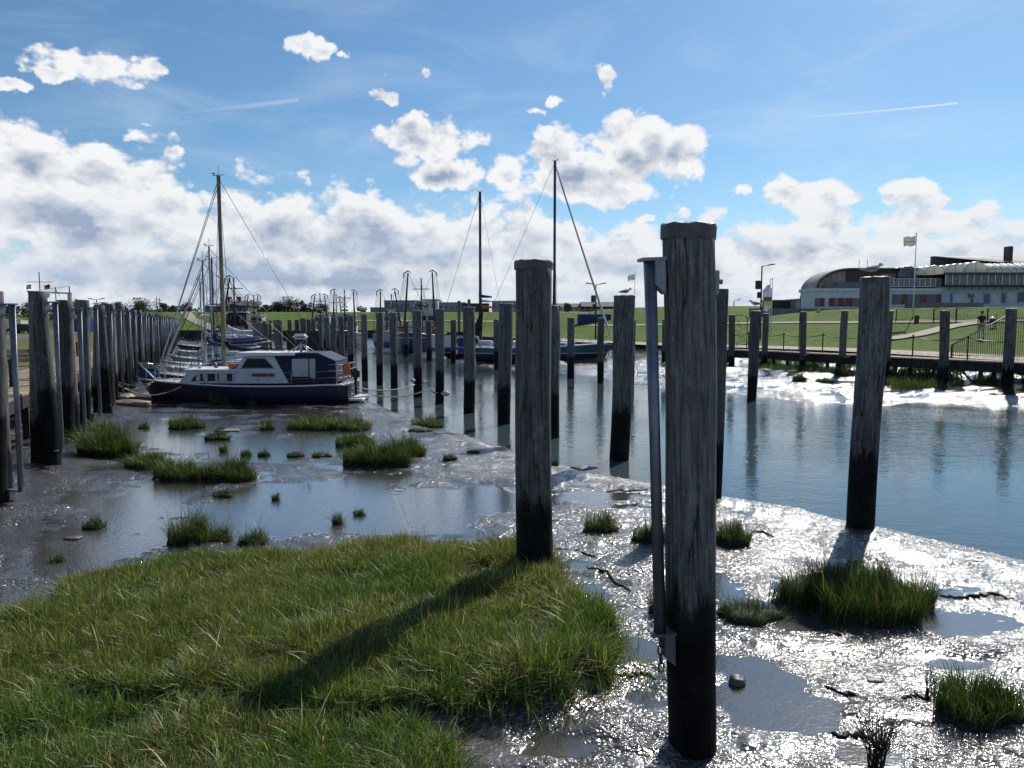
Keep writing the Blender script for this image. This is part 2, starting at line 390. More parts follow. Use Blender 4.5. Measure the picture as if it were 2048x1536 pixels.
PUD = [(1545,1400,125,75),(1960,1243,115,26),(1265,1300,55,25),(1270,1395,70,28),(1145,1135,60,14),(620,1015,260,50),(880,1010,170,40),(330,980,90,30),(560,905,200,16),(100,1120,90,40),(1610,1250,60,14),(1100,1480,110,30),(1940,1330,80,12),(1880,1190,60,10),(1690,1020,50,5),(1210,1000,90,14),(760,960,120,16),(1730,1515,60,16)]
def terrain(x, y):
    dc = seg_dist(x, y, CH, True); inc = inside(x, y, CH)
    dl = seg_dist(x, y, [tuple(p[:2]) for p in LEFT]); dr = seg_dist(x, y, [tuple(p[:2]) for p in RIGHT])
    rs = dr < dl
    trend = np.where(rs, WZ+.30*sstep(dc, -1, 11)+.20*sstep(dc, .0, .45)*sstep(fbm(x, y, 2.6, 3, 55), .34, .60), WZ+.135*sstep(dc, -.15, 1.0))
    # mud relief
    n1 = fbm(x, y, 1.3, 5, 3); n2 = fbm(x, y*1.8, .22, 3, 9); n3 = fbm(x*.7, y*1.6, .9, 4, 21)
    rel = (n1-.5)*.075+(n2-.5)*.022
    terr = sstep(np.abs(((n3*7) % 1)-.5), .42, .5)*0.0
    sc1 = sstep(n3, .52, .535)*.028+sstep(n3, .62, .63)*.022-.02
    near = sstep(y, 60, 20)
    lvl = np.where(x+.25*y > 1.2, -.030, .002)
    for (px, py, hw, hh) in PUD:
        c = G(px, py, 0); top = G(px, py-hh, 0); q = np.hypot((x-c.x)/(hw/F*c.y), (y-c.y)/(abs(top.y-c.y)))
        q = q+(fbm(x, y, .35, 3, 91)-.5)*.9; lvl = np.where(q < 1.3, np.maximum(lvl, -.016), lvl)
        rel = rel-.075*np.clip(1.15-q, 0, 1)
    lvl = np.where(rs, -.02, lvl)
    lvl = lvl-.05*sstep(dc, .5, .1)
    h = rel+sc1*sstep(dc, .1, .5)
    wet = sstep(lvl-h, -.004, .004)
    h = np.maximum(h, lvl-.0*h)
    edge = (fbm(x, y, .5, 4, 31)-.5)*.05
    z = trend+h*sstep(dc, -.05, .5)+edge*sstep(dc, 1.0, 0.0)
    z = np.where(inc, WZ+edge*sstep(dc, .8, 0)-.45*sstep(dc, .05, 1.6)-.012, z)
    wet = np.where(inc, 0, wet)
    # scarp of the right bank
    # meadow hummock
    inm = inside(x, y, MEADOW); dm = seg_dist(x, y, MEADOW, True)
    gul = seg_dist(x, y, GULLY)
    sdm = np.where(inm, dm, -dm)+(fbm(x, y, .42, 3, 88)-.5)*.55
    mz = sstep(sdm, -.02, .18)*(1-sstep(gul, .13, .03)*.8)
    z = z+mz*(.13+(fbm(x, y, .8, 3, 40)-.5)*.08)
    wet = wet*(1-mz); soil = mz
    # left bank foot and right bank foot, under the decks
    dL = (leftx(y)-x)*.924
    z = z+.12*sstep(dL, -1.6, .6)+(fbm(x, y, .5, 4, 51)-.5)*.12*sstep(dL, -1.3, .2)
    wet = wet*(1-sstep(dL, -1.4, -.4))
    dq = seg_dist(x, y, QR)
    z = z+.25*sstep(dq, 3.5, .5)*(~inc)
    outb = ~inside(x, y, BASIN)
    db = np.where(outb, seg_dist(x, y, BASIN, True), 0)
    # dike
    isR = outb & (dL < 0) & (x > -16+(127-y)*0)
    eR = np.where(dL < 0, dq, -99.); eR = np.where(y > 128, -99, eR)
    eF = (y-127)-1.6*np.maximum(0, dL-4)
    lift = np.maximum(np.maximum((dL-34)/16, np.clip((eF-6)/32, 0, 1)*(eF > 0)), np.clip((eR-5.5)/27, 0, 1))
    lift = np.where(outb, np.clip(lift, 0, 1), 0); lift = lift*lift*(3-2*lift)*.5+lift*.5
    plat = np.where(eR > -50, 3.15+1.0*sstep(eR*0+y, 84, 112), 4.05); plat = np.where((dL < 0) & (y > 128), 4.05, plat); plat = np.where((eR > -50), plat, 4.05)
    land = 1.26+plat*lift
    bank = np.clip(db/2.6, 0, 1)
    z = np.where(outb, np.maximum(z*(1-bank)+land*bank, np.where(bank >= 1, land, -9)), z)
    z = np.where((y < .6), np.maximum(z, 1.25*sstep(y, .6, -1.2)+z*sstep(y, -1.2, .6)), z)
    grassy = sstep(db, .3, .9)
    return z, wet, soil, grassy, db, lift
ys = [-30, -20, -12, -7, -4, -2.5, -1.5, -.8, -.2, .3, .8, 1.4]
y = 2.0
while y < 3500:
    ys.append(y); y += max(.03, .0026*y**1.45 if y < 60 else y*.022)
ys = np.array(ys)
ss_ = np.concatenate([-np.geomspace(40, 1.02, 26), np.linspace(-1, 1, 620), np.geomspace(1.02, 40, 26)])
YY, SS = np.meshgrid(ys, ss_, indexing='ij')
XX = SS*(.75*np.maximum(YY, 0)+3.2)
zz, wet, soil, grassy, db, lift = terrain(XX.ravel(), YY.ravel())
def grid_mesh(name, X, Y, Z, attrs, shape):
    nr, nc = shape; me = bpy.data.meshes.new(name)
    me.vertices.add(nr*nc); me.vertices.foreach_set('co', np.stack([X, Y, Z], 1).astype(np.float32).ravel())
    i = np.arange((nr-1)*(nc-1)); r = i//(nc-1); c = i % (nc-1); a = r*nc+c
    q = np.stack([a, a+1, a+nc+1, a+nc], 1).astype(np.int32)
    me.loops.add(q.size); me.loops.foreach_set('vertex_index', q.ravel())
    me.polygons.add(len(q)); me.polygons.foreach_set('loop_start', (np.arange(len(q))*4).astype(np.int32)); me.polygons.foreach_set('loop_total', np.full(len(q), 4, np.int32))
    me.update(calc_edges=True)
    me.polygons.foreach_set('use_smooth', np.ones(len(q), bool))
    for k, v in attrs.items():
        at = me.attributes.new(k, 'FLOAT', 'POINT'); at.data.foreach_set('value', v.astype(np.float32))
    me.validate(); return me
gme = grid_mesh('ground', XX.ravel(), YY.ravel(), zz, dict(wet=wet, soil=soil, grassy=grassy, lift=lift), XX.shape)
print('ground verts', len(gme.vertices))

m, t, b = principled('mud_and_turf')
pos = t.new('ShaderNodeNewGeometry').outputs['Position']
def attr(t, n): return t.new('ShaderNodeAttribute', attribute_name=n).outputs['Fac']
wetn = t.ss(t.math('ADD', attr(t, 'wet'), t.math('MULTIPLY', t.math('SUBTRACT', t.noise(pos, 9, 5, .6), .5), 1.0)), .35, .65)
n_big = t.noise(pos, .8, 5, .6); n_mid = t.noise(pos, 7, 5, .65); n_fine = t.noise(pos, 34, 4, .62); n_vf = t.noise(pos, 110, 2, .6)
mud = t.mix(t.ss(n_big, .35, .65), (.055, .053, .053), (.092, .086, .082))
mud = t.mix(t.ss(n_mid, .5, .75, 0, .6), mud, (.030, .027, .026))
mud = t.mix(t.math('MULTIPLY', wetn, .55), mud, (.055, .050, .042))
mud = t.mix(attr(t, 'soil'), mud, (.018, .015, .011))
g1 = t.noise(pos, .25, 6, .6); g2 = t.noise(pos, 6, 5, .7); g3 = t.noise(pos, 60, 3, .7)
tf = t.mix(t.ss(g1, .35, .65), (.065, .115, .018), (.098, .150, .030))
tf = t.mix(t.ss(g2, .4, .75, 0, .7), tf, (.15, .17, .05))
mow = t.noise(t.vec('MULTIPLY', pos, (.5, .5, 3.0)), 1.6, 4, .6)
tf = t.mix(t.ss(mow, .45, .7, 0, .45), tf, (.055, .085, .018))
tf = t.mix(t.ss(g3, .45, .7, 0, .5), tf, (.05, .09, .015))
tf = t.mix(t.ss(attr(t, 'lift'), .03, .004, 0, .6), tf, (.15, .11, .05))
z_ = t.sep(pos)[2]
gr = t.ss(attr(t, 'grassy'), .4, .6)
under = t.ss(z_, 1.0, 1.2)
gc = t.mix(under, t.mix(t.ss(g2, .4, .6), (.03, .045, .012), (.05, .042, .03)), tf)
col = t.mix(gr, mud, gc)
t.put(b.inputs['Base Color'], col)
dryr = t.math('MULTIPLY_ADD', n_mid, .22, .14)
rg = t.mixf(wetn, t.math('ADD', dryr, .12), .12); rg = t.mixf(t.math('MAXIMUM', gr, attr(t, 'soil')), rg, .95)
t.put(b.inputs['Roughness'], rg)
t.put(b.inputs['Specular IOR Level'], t.mixf(gr, .5, .08)); b.inputs['IOR'].default_value = 1.45; mudf = t.math('MULTIPLY', t.math('SUBTRACT', 1.0, gr), t.math('SUBTRACT', 1.0, attr(t, 'soil')))
t.put(b.inputs['Coat Weight'], mudf); t.put(b.inputs['Coat Roughness'], .13); b.inputs['Coat IOR'].default_value = 1.6
vo = t.new('ShaderNodeTexVoronoi', feature='DISTANCE_TO_EDGE'); t.put(vo.inputs['Vector'], t.vec('ADD', t.vec('MULTIPLY', pos, (1, 2.0, 1)), t.vec('MULTIPLY', t.noise(pos, 5, 3, .5, col=True), (.35, .35, .0)))); vo.inputs['Scale'].default_value = 2.6
ckz_ = t.math('MULTIPLY', t.ss(vo.outputs['Distance'], .028, .004), t.ss(t.noise(pos, 1.1, 3, .5), .50, .60))
rip = t.noise(t.vec('MULTIPLY', pos, (1, 1.5, 1)), 15, 1.5, .5, .8); rip2 = t.noise(pos, 42, 1, .5)
pat = t.noise(pos, 1.7, 4, .65)
hh = t.math('ADD', t.math('MULTIPLY', rip, 4.6), t.math('MULTIPLY', rip2, 1.5))
hh = t.math('MULTIPLY_ADD', n_vf, .14, hh)
bn = t.new('ShaderNodeBump'); t.put(bn.inputs['Strength'], t.mixf(wetn, t.ss(pat, .36, .66, .32, 1.5), .08)); bn.inputs['Distance'].default_value = .0085
t.put(bn.inputs['Height'], hh); t.l.new(bn.outputs[0], b.inputs['Normal']); t.l.new(bn.outputs[0], b.inputs['Coat Normal'])
M['ground'] = m; gme.materials.append(m)
go = link('ground', gme); tag(go, 'wet grey tidal mud rising to green dike slopes around the harbour', kind='structure')

# water
m, t, b = principled('harbour_water')
pos = t.new('ShaderNodeNewGeometry').outputs['Position']
t.put(b.inputs['Base Color'], (.045, .070, .078)); b.inputs['Roughness'].default_value = .035; b.inputs['IOR'].default_value = 1.5
w1 = t.noise(t.vec('MULTIPLY', pos, (1, 1.7, 1)), 5.5, 3, .5, .4); w2 = t.noise(t.vec('MULTIPLY', pos, (1, 1.4, 1)), 1.3, 2, .5); w3 = t.noise(pos, 22, 2, .5)
amp = t.ss(t.noise(pos, .12, 3, .5), .38, .62, .35, 1.0)
h = t.math('ADD', t.math('MULTIPLY', w1, .55), t.math('MULTIPLY', w2, .9)); h = t.math('MULTIPLY_ADD', w3, .10, h)
bn = t.new('ShaderNodeBump'); t.put(bn.inputs['Strength'], amp); bn.inputs['Distance'].default_value = .019
t.put(bn.inputs['Height'], h); t.l.new(bn.outputs[0], b.inputs['Normal'])
M['water'] = m
mb = MB(); mb.add([(23.5,-5,WZ),(23.5,45,WZ),(4,80,WZ),(-16,127,WZ),(leftx(126)+4,126,WZ),(leftx(60)+4,60,WZ),(leftx(30)+5,30,WZ),(-1,4,WZ),(10,0,WZ)], [tuple(range(9))])
tag(mb.build('water', M['water']), 'narrow blue tidal channel through the mud', kind='structure')
# ------------------------------------------------------------------ mooring piles
def zground(x, y):
    return float(terrain(np.array([x]), np.array([y]))[0][0])
def shaft_mesh(seed, H=4.2, r=.2):
    rnd = random.Random(seed); n = 28; rings = 22; ph = [rnd.uniform(0, 6.28) for _ in range(6)]
    secs = []
    for i in range(rings+1):
        z = -H*(1-i/rings); q = []
        tap = 1.0+.04*(i/rings)
        for k in range(n):
            a = 2*pi*k/n
            rr = r*tap*(1+.030*sin(2*a+ph[0]+z*.6)+.018*sin(3*a+ph[1]-z*.9)+.018*sin(z*1.7+ph[2])+.008*sin(7*a+ph[2])+.008*sin(5*a+ph[3]+z*2)+.007*sin(z*3+ph[4]))
            ck = abs(((a-ph[5]+pi) % (2*pi))-pi)
            if ck < .12 and -2.6 < z < -.1: rr -= r*.05*(1-ck/.12)
            q.append((rr*cos(a)+.02*sin(z*1.1+ph[3])*(1 if z < -.2 else 0)*min(1, -z), rr*sin(a), z))
        secs.append(q)
    mb = MB(); mb.loft(secs); return mb.mesh('shaft', M['pile'])
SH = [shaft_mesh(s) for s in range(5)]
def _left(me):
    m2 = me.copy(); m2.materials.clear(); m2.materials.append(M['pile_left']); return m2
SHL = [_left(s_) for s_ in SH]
def cap_mesh(r=.2, seed=0):
    rnd = random.Random(seed); mb = MB(); n = 22; secs = []
    for (f, z) in ((1.075, -.085), (1.085, -.01), (1.05, .008), (.96, .014), (.45, .018), (.02, .02)):
        secs.append([(r*f*(1+.012*sin(k*2.3+seed))*cos(2*pi*k/n), r*f*(1+.012*sin(k*1.7))*sin(2*pi*k/n), z+.006*sin(k*1.9+seed)) for k in range(n)])
    mb.loft(secs, smooth=False); return mb.mesh('cap', M['cap'])
CAPS = [cap_mesh(.2, s) for s in range(3)]
# guide rail: tube standing off the pile, held by an upper and a lower bracket
def rail_tree(seed=0, L=3.0, off=.46, r=.05, t0=.21):
    root = empty('rail_proto')
    mb = MB(); mb.tube([(off, 0, -L-t0), (off, 0, -t0)], r, 14); rail = mb.build('guide_rail', M['steel'], root)
    for k, zz_ in enumerate((-t0, -L-t0)):
        b_ = MB(); b_.box(((off+.07+.17)/2, 0, zz_), (off+.07-.17, .13, .022), bev=.004)
        b_.box((.215, 0, zz_-.085), (.075, .11, .16), bev=.006)
        b_.prism([(.18, zz_-.16), (.255, zz_-.16), (.18, zz_-.23)], -.05, .05)
        b_.tube([(.225, -.055, zz_-.07), (.225, -.075, zz_-.07)], .018, 8)
        br = b_.build('bracket', M['steel'], rail)
    if seed == 1:
        ch = MB()
        for i in range(4):
            c = Vector((off, 0, -L-t0-.04-.06*i-.03)); tt = [c+Vector(((.02*cos(a) if i % 2 else 0), (0 if i % 2 else .02*cos(a)), .038*sin(a))) for a in [2*pi*k/8 for k in range(9)]]
            ch.tube(tt, .007, 5, False)
        ch.build('chain', M['darkrope'], rail)
    return root, rail
def kids(o): return [x for x in bpy.data.objects if x.parent == o]
def pile(x, y, top, r=.2, label='', group=None, rail=None, lean=(0, 0), cap=True, seed=None, name='mooring_pile', zb=None):
    sd_ = seed if seed is not None else random.randrange(1000)
    root = empty(name, (x, y, top), 0, label, 'pile', group)
    s = link('shaft', SH[sd_ % 5], root); s.scale = (r/.2, r/.2, max(.4, (top+.55)/4.2 if top < 3.4 else 1.05)); s.rotation_euler = (lean[0], lean[1], random.uniform(0, 6.28) if rail != 'near' else .6)
    if cap:
        c = link('cap', CAPS[sd_ % 3], root); c.scale = (r/.2, r/.2, 1); c.rotation_euler = (lean[0], lean[1], random.uniform(0, 6))
    return root
def ordin(n):
    return ['nearest', 'second nearest', 'third nearest', 'fourth nearest', 'fifth nearest', 'sixth nearest', 'seventh nearest', 'eighth nearest', 'ninth nearest', 'tenth nearest', 'eleventh nearest', 'twelfth nearest'][n]
protoR, railO = rail_tree(0)
def add_rail(root, ang):
    c = copy_tree(railO, root); c.rotation_euler = (0, 0, ang)
# the two large piles in front and others measured from the photo: (px top, py top, py base, px base, width px at top)
def pile_px(tx, ty, by, bx, w, label, group=None, zt=3.68, **kw):
    # distance from the seen top height
    d = ray(tx, ty)
    if zt is not None and abs(zt-EYE) > .2 and by is None: yb = (zt-EYE)/(d.z/d.y)
    else: yb = G(bx, by, kw.pop('zbase', 0.0)).y
    p = P(tx, ty, yb); q = P(bx, by if by else 900, yb)
    r = w/2/F*yb*1.0
    L = p.z-q.z if by else 3.6
    lean_y = (p.x-q.x)/max(L, .5)
    return pile(p.x, p.y, p.z, r, label, group, lean=(0, lean_y), **kw), p
GR_M = 'mooring piles standing in the channel'
pb, pbp = pile_px(1377, 452, 1508, 1403, 101, 'biggest near pile, capped and crusted, with a steel rail on brackets at its side', GR_M, seed=1, rail='near')
pb['group'] = 'mooring piles in the foreground mud'
bigR, bigrail = rail_tree(1, 2.53, .268, .044)
bigrail.parent = pb; bigrail.rotation_euler = (0, -(pb.children[0].rotation_euler[1] if pb.children else 0), pi+.12); bpy.data.objects.remove(bigR)
bigrail.scale = (1, 1, 1)
bb = MB(); bb.box((.19, .02, -.37), (.03, .10, .16), bev=.005); bb.tube([(.2, .02, -.36), (.235, .02, -.36)], .022, 8); bb.build('bolt_plate', M['steel'], pb)
p2_, _ = pile_px(1067, 524, 1162, 1074, 71, 'thick capped pile rising from the edge of the foreground marsh grass', 'mooring piles in the foreground mud', seed=2)
for zz_ in (-.55, -.64):
    nl = MB(); nl.tube([(-.16, -.13, zz_), (-.20, -.16, zz_)], .006, 5); nl.build('nail', M['rope'], p2_)
pile_px(1249, 592, 908, 1238, 40, 'capped pile at the water edge with a seabird sitting on top', GR_M, seed=3)
pile_px(1441, 578, 1000, 1437, 30, 'pile half hidden behind the biggest near pile, at the water edge', GR_M, seed=4, cap=False)
pile_px(1750, 556, 1052, 1720, 52, 'leaning pile with hanging string and a resting gull on top', GR_M, seed=0)
mid = [(1103,612,874,1103,34,'pile almost hidden behind the thick pile in the marsh grass'),
 (1012,608,847,1008,27,'pile beside the thick marsh grass pile, in the water to its left'),
 (938,615,825,940,23,'pile standing straight in front of the blue sailing boat'),
 (879,619,807,879,18,'pile with a white float tied at its right side, by the blue cabin boat'),
 (834,622,794,836,18,'pile with two floats, in front of the big blue trawler'),
 (786,626,778,788,14,'third pile to the right of the cruiser stern'),
 (759,626,770,760,13,'second pile to the right of the cruiser stern'),
 (728,629,762,730,12,'first free standing pile to the right of the cruiser stern')]
for k, (tx, ty, by, bx, w, lb) in enumerate(mid): pile_px(tx, ty, by, bx, w, lb, 'middle row of mooring piles', zbase=WZ, seed=k)
for k, (tx, by, w) in enumerate(((701,750,12),(682,745,11),(667,738,10),(654,733,9),(640,729,9),(627,726,8),(617,722,8),(609,719,8))):
    pile_px(tx, 632+k*1.2, by, tx, w, 'pile in the bunched far part of the middle row', 'far middle row piles', zbase=WZ, seed=k+3)
others = [(1512,622,800,1512,19,'pile in the channel with a gull perched on it, before the curved roofed restaurant'),
 (1202,636,766,1201,13,'pile in front of the bow of the teal sailing boat'),
 (1142,636,757,1141,14,'pile in front of the mast of the teal sailing boat'),
 (1267,640,770,1267,9,'thin pile mostly behind the pile with the seabird'),
 (993,640,739,993,11,'pile in front of the stern of the teal sailing boat'),
 (907,640,727,907,10,'pile in front of the lettered blue boat cover'),
 (857,642,722,857,11,'pile at the bow of the big blue trawler'),
 (812,644,713,812,9,'pile in front of the blue trawler hull')]
for k, (tx, ty, by, bx, w, lb) in enumerate(others): pile_px(tx, ty, by, bx, w, lb, GR_M, zbase=WZ, seed=k+1)
# left quay row
yl = 12.1; k = 0; LROW = []
while yl < 97:
    x = leftx(yl)+random.uniform(-.05, .05)
    if k == 0: x = P(-30, 700, yl).x
    top = 3.60+random.uniform(-.08, .08) if k else 3.5
    lb = ('%s pile of the left quay row, with a steel guide rail' % ordin(k)) if k < 12 else 'pile in the far bunched part of the left quay row, with a guide rail'
    pr = pile(x, yl, top, .153+random.uniform(-.012, .014), lb, 'piles along the left quay' if k < 12 else 'far piles along the left quay', cap=True, seed=k, lean=(random.uniform(-.018, .018), .032+random.uniform(-.016, .016)))
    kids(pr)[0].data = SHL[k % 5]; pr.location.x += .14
    add_rail(pr, -.35 if k % 1 == 0 else 0); LROW.append((x, yl)); yl += 3.0 if k else 3.05; k += 1
for o in [*[g for c in kids(protoR) for g in kids(c)], *kids(protoR), protoR]: bpy.data.objects.remove(o)
# right quay row: in front of the boardwalk
rr_ = [(2023,618,778,19,'quay pile at the right edge of the photo, beside the slatted gate'),(1890,622,768,17,'quay pile just left of the slatted gate and the walking person'),(1780,622,760,13,'quay pile right behind the leaning gull pile, with a pale cap'),(1690,622,752,13,'quay pile with a thick rope looped round it, under the yellow hydrant'),(1607,624,747,12,'quay pile with a rope loop and a tall thin rod beside it'),(1532,627,740,11,'quay pile behind the pile with the perched gull'),(1464,630,736,12,'quay pile beside the scrolled iron frame'),(1330,640,728,10,'quay pile seen between the steel rail and the biggest pile'),(1100,650,706,8,'quay pile behind the mast of the teal boat')]
RQ = []
for k, (tx, ty, by, w, lb) in enumerate(rr_):
    o_, p_ = pile_px(tx, ty, by, tx, w, lb, 'piles along the right quay', zbase=.18, seed=k+2); RQ.append(p_)
# thick far piles and posts near the jetty on the left
for k, (tx, ty, by, w, yb, lb) in enumerate(((556,640,700,16,54,'broad dark jetty pile behind the black boom cover'),(529,642,700,7,56,'slim jetty pile left of the broad dark jetty pile'),(540,641,700,6,57,'slimmer jetty pile touching the broad dark jetty pile'),(579,640,700,8,60,'jetty pile left of the white box on the cruiser roof'),(594,640,700,9,58,'jetty pile just behind the white box on the cruiser roof'),(606,637,715,12,50,'jetty pile right of the white box on the cruiser roof'))):
    p = P(tx, ty, yb); pile(p.x, p.y, p.z, w/2/F*yb, lb, 'jetty piles', seed=k)
for (tx, ty, yb, w, lb) in ((918,602,84,6,'tall slim post left of the taller slim post, beyond the lettered boat cover'),(938,599,84,6,'taller slim post standing beyond the lettered boat cover'),(773,620,90,4,'slim pale post among the trawlers left of the white wheelhouse boat'),(709,622,90,3,'slim pale post right of the pale green trawler')):
    p = P(tx, ty, yb); pile(p.x, p.y, p.z, w/2/F*yb, lb, None, seed=3, name='harbour_post')

# ------------------------------------------------------------------ marsh grass
m = bpy.data.materials.new('marsh_grass'); m.use_nodes = True; t = NT(m.node_tree); m.node_tree.nodes.clear()
ca = t.new('ShaderNodeAttribute', attribute_name='tint').outputs['Color']
df = t.new('ShaderNodeBsdfDiffuse'); t.put(df.inputs[0], ca)
tr = t.new('ShaderNodeBsdfTranslucent'); t.put(tr.inputs[0], t.vec('MULTIPLY', ca, (1.05, 1.15, .6)))
gl = t.new('ShaderNodeBsdfGlossy'); gl.inputs['Roughness'].default_value = .42; gl.inputs[0].default_value = (1, 1, 1, 1)
mx = t.new('ShaderNodeMixShader'); mx.inputs[0].default_value = .38; t.l.new(df.outputs[0], mx.inputs[1]); t.l.new(tr.outputs[0], mx.inputs[2])
mx2 = t.new('ShaderNodeMixShader'); mx2.inputs[0].default_value = .03; t.l.new(mx.outputs[0], mx2.inputs[1]); t.l.new(gl.outputs[0], mx2.inputs[2])
ou = t.new('ShaderNodeOutputMaterial'); t.l.new(mx2.outputs[0], ou.inputs[0]); M['grass'] = m
GREEN = np.array((.080, .155, .024)); DGREEN = np.array((.034, .080, .016)); OLIVE = np.array((.150, .175, .040)); STRAW = np.array((.36, .34, .15)); BROWN = np.array((.15, .105, .05))
def blades(name, x, y, z, h, w, tint, lean=.35, windx=-.10, seed=0, parent=None, origin=None):
    rg = np.random.default_rng(seed); n = len(x)
    a = rg.uniform(0, 2*pi, n); l = np.abs(rg.normal(0, lean, n))+.05
    lx = np.cos(a)*l+windx; ly = np.sin(a)*l
    fa = rg.uniform(0, pi, n); wx = np.cos(fa)*w/2; wy = np.sin(fa)*w/2
    V = np.zeros((n, 7, 3), np.float32)
    def at(f, k):
        return np.stack([x+lx*h*f**1.8, y+ly*h*f**1.8, z+h*(f-.22*l*f*f)], 1)
    p0, p1, p2, p3 = at(0, 0), at(.4, 0), at(.75, 0), at(1., 0)
    W_ = np.stack([wx, wy, wx*0], 1)
    V[:, 0] = p0-W_*.7; V[:, 1] = p0+W_*.7; V[:, 2] = p1-W_; V[:, 3] = p1+W_; V[:, 4] = p2-W_*.7; V[:, 5] = p2+W_*.7; V[:, 6] = p3
    if origin is not None: V -= np.array(origin, np.float32)
    base = (np.arange(n)*7)[:, None]
    q = np.concatenate([base+np.array([[0, 1, 3, 2]]), base+np.array([[2, 3, 5, 4]])], 1)
    li = np.concatenate([q, base+np.array([[4, 5, 6]])], 1).astype(np.int32)
    me = bpy.data.meshes.new(name); me.vertices.add(n*7); me.vertices.foreach_set('co', V.ravel())
    me.loops.add(li.size); me.loops.foreach_set('vertex_index', li.ravel())
    ls = (np.arange(n)*11)[:, None]+np.array([[0, 4, 8]]); lt = np.tile([4, 4, 3], n)
    me.polygons.add(n*3); me.polygons.foreach_set('loop_start', ls.ravel().astype(np.int32)); me.polygons.foreach_set('loop_total', lt.astype(np.int32))
    me.update(calc_edges=True)
    c = np.ones((n, 7, 4), np.float32); c[:, :, :3] = tint[:, None, :]
    at_ = me.color_attributes.new('tint', 'FLOAT_COLOR', 'POINT'); at_.data.foreach_set('color', c.ravel())
    me.materials.append(M['grass']); o = link(name, me, parent)
    if origin is not None: o.location = origin
    return o
# foreground meadow
def meadow():
    n = 380000; xs = RNG.uniform(-6.5, 1.6, n*2); yy = RNG.uniform(2.6, 10.2, n*2)
    # photo frame only, plus a margin to the sides
    keep = (np.abs(xs) < .78*yy+.6)
    dens_ = np.clip(1.45-yy*.055, .4, 1)
    d = seg_dist(xs, yy, MEADOW, True); g = seg_dist(xs, yy, GULLY); sd2 = np.where(inside(xs, yy, MEADOW), d, -d)+(fbm(xs, yy, .42, 3, 88)-.5)*.55
    keep &= RNG.uniform(0, 1, n*2) < dens_*(sstep(sd2, -.03, .10)*.98+.03*sstep(sd2, -.35, -.1))
    keep &= RNG.uniform(0, 1, n*2) < sstep(g, .02+.10*fbm(xs, yy, .4, 2, 77), .20)
    cl = fbm(xs, yy, .28, 3, 61); keep &= RNG.uniform(0, 1, n*2) < sstep(cl, .26, .50)
    xs, yy, d, g, cl = xs[keep], yy[keep], d[keep], g[keep], cl[keep]
    z = terrain(xs, yy)[0]; n = len(xs); print('meadow blades', n)
    tall = fbm(xs, yy, .9, 3, 62)
    h = (.085+.16*tall+.10*cl)*RNG.uniform(.65, 1.25, n)
    st = RNG.uniform(0, 1, n) < .02; h[st] *= 1.6
    mx_ = sstep(fbm(xs, yy, 1.5, 4, 63), .40, .60)[:, None]; far = sstep(yy, 6.5, 9.3)[:, None]
    c = GREEN*(1-mx_)+OLIVE*mx_
    u = RNG.uniform(0, 1, n)[:, None]
    ol = sstep(fbm(xs, yy, 1.1, 3, 65), .42, .62)[:, None]
    c = np.where(u < .05+.14*ol, STRAW, c); c = np.where((u > .88-.14*ol), BROWN, c); c = np.where((u > .35) & (u < .55), DGREEN, c)
    c = c*RNG.uniform(.7, 1.75, (n, 1))
    o = blades('marsh_grass', xs, yy, z-.02, h, RNG.uniform(.0045, .0085, n), c, .75, -.04, 5)
    tag(o, 'dense olive and green cordgrass covering the near mud bank', kind='stuff')
meadow()
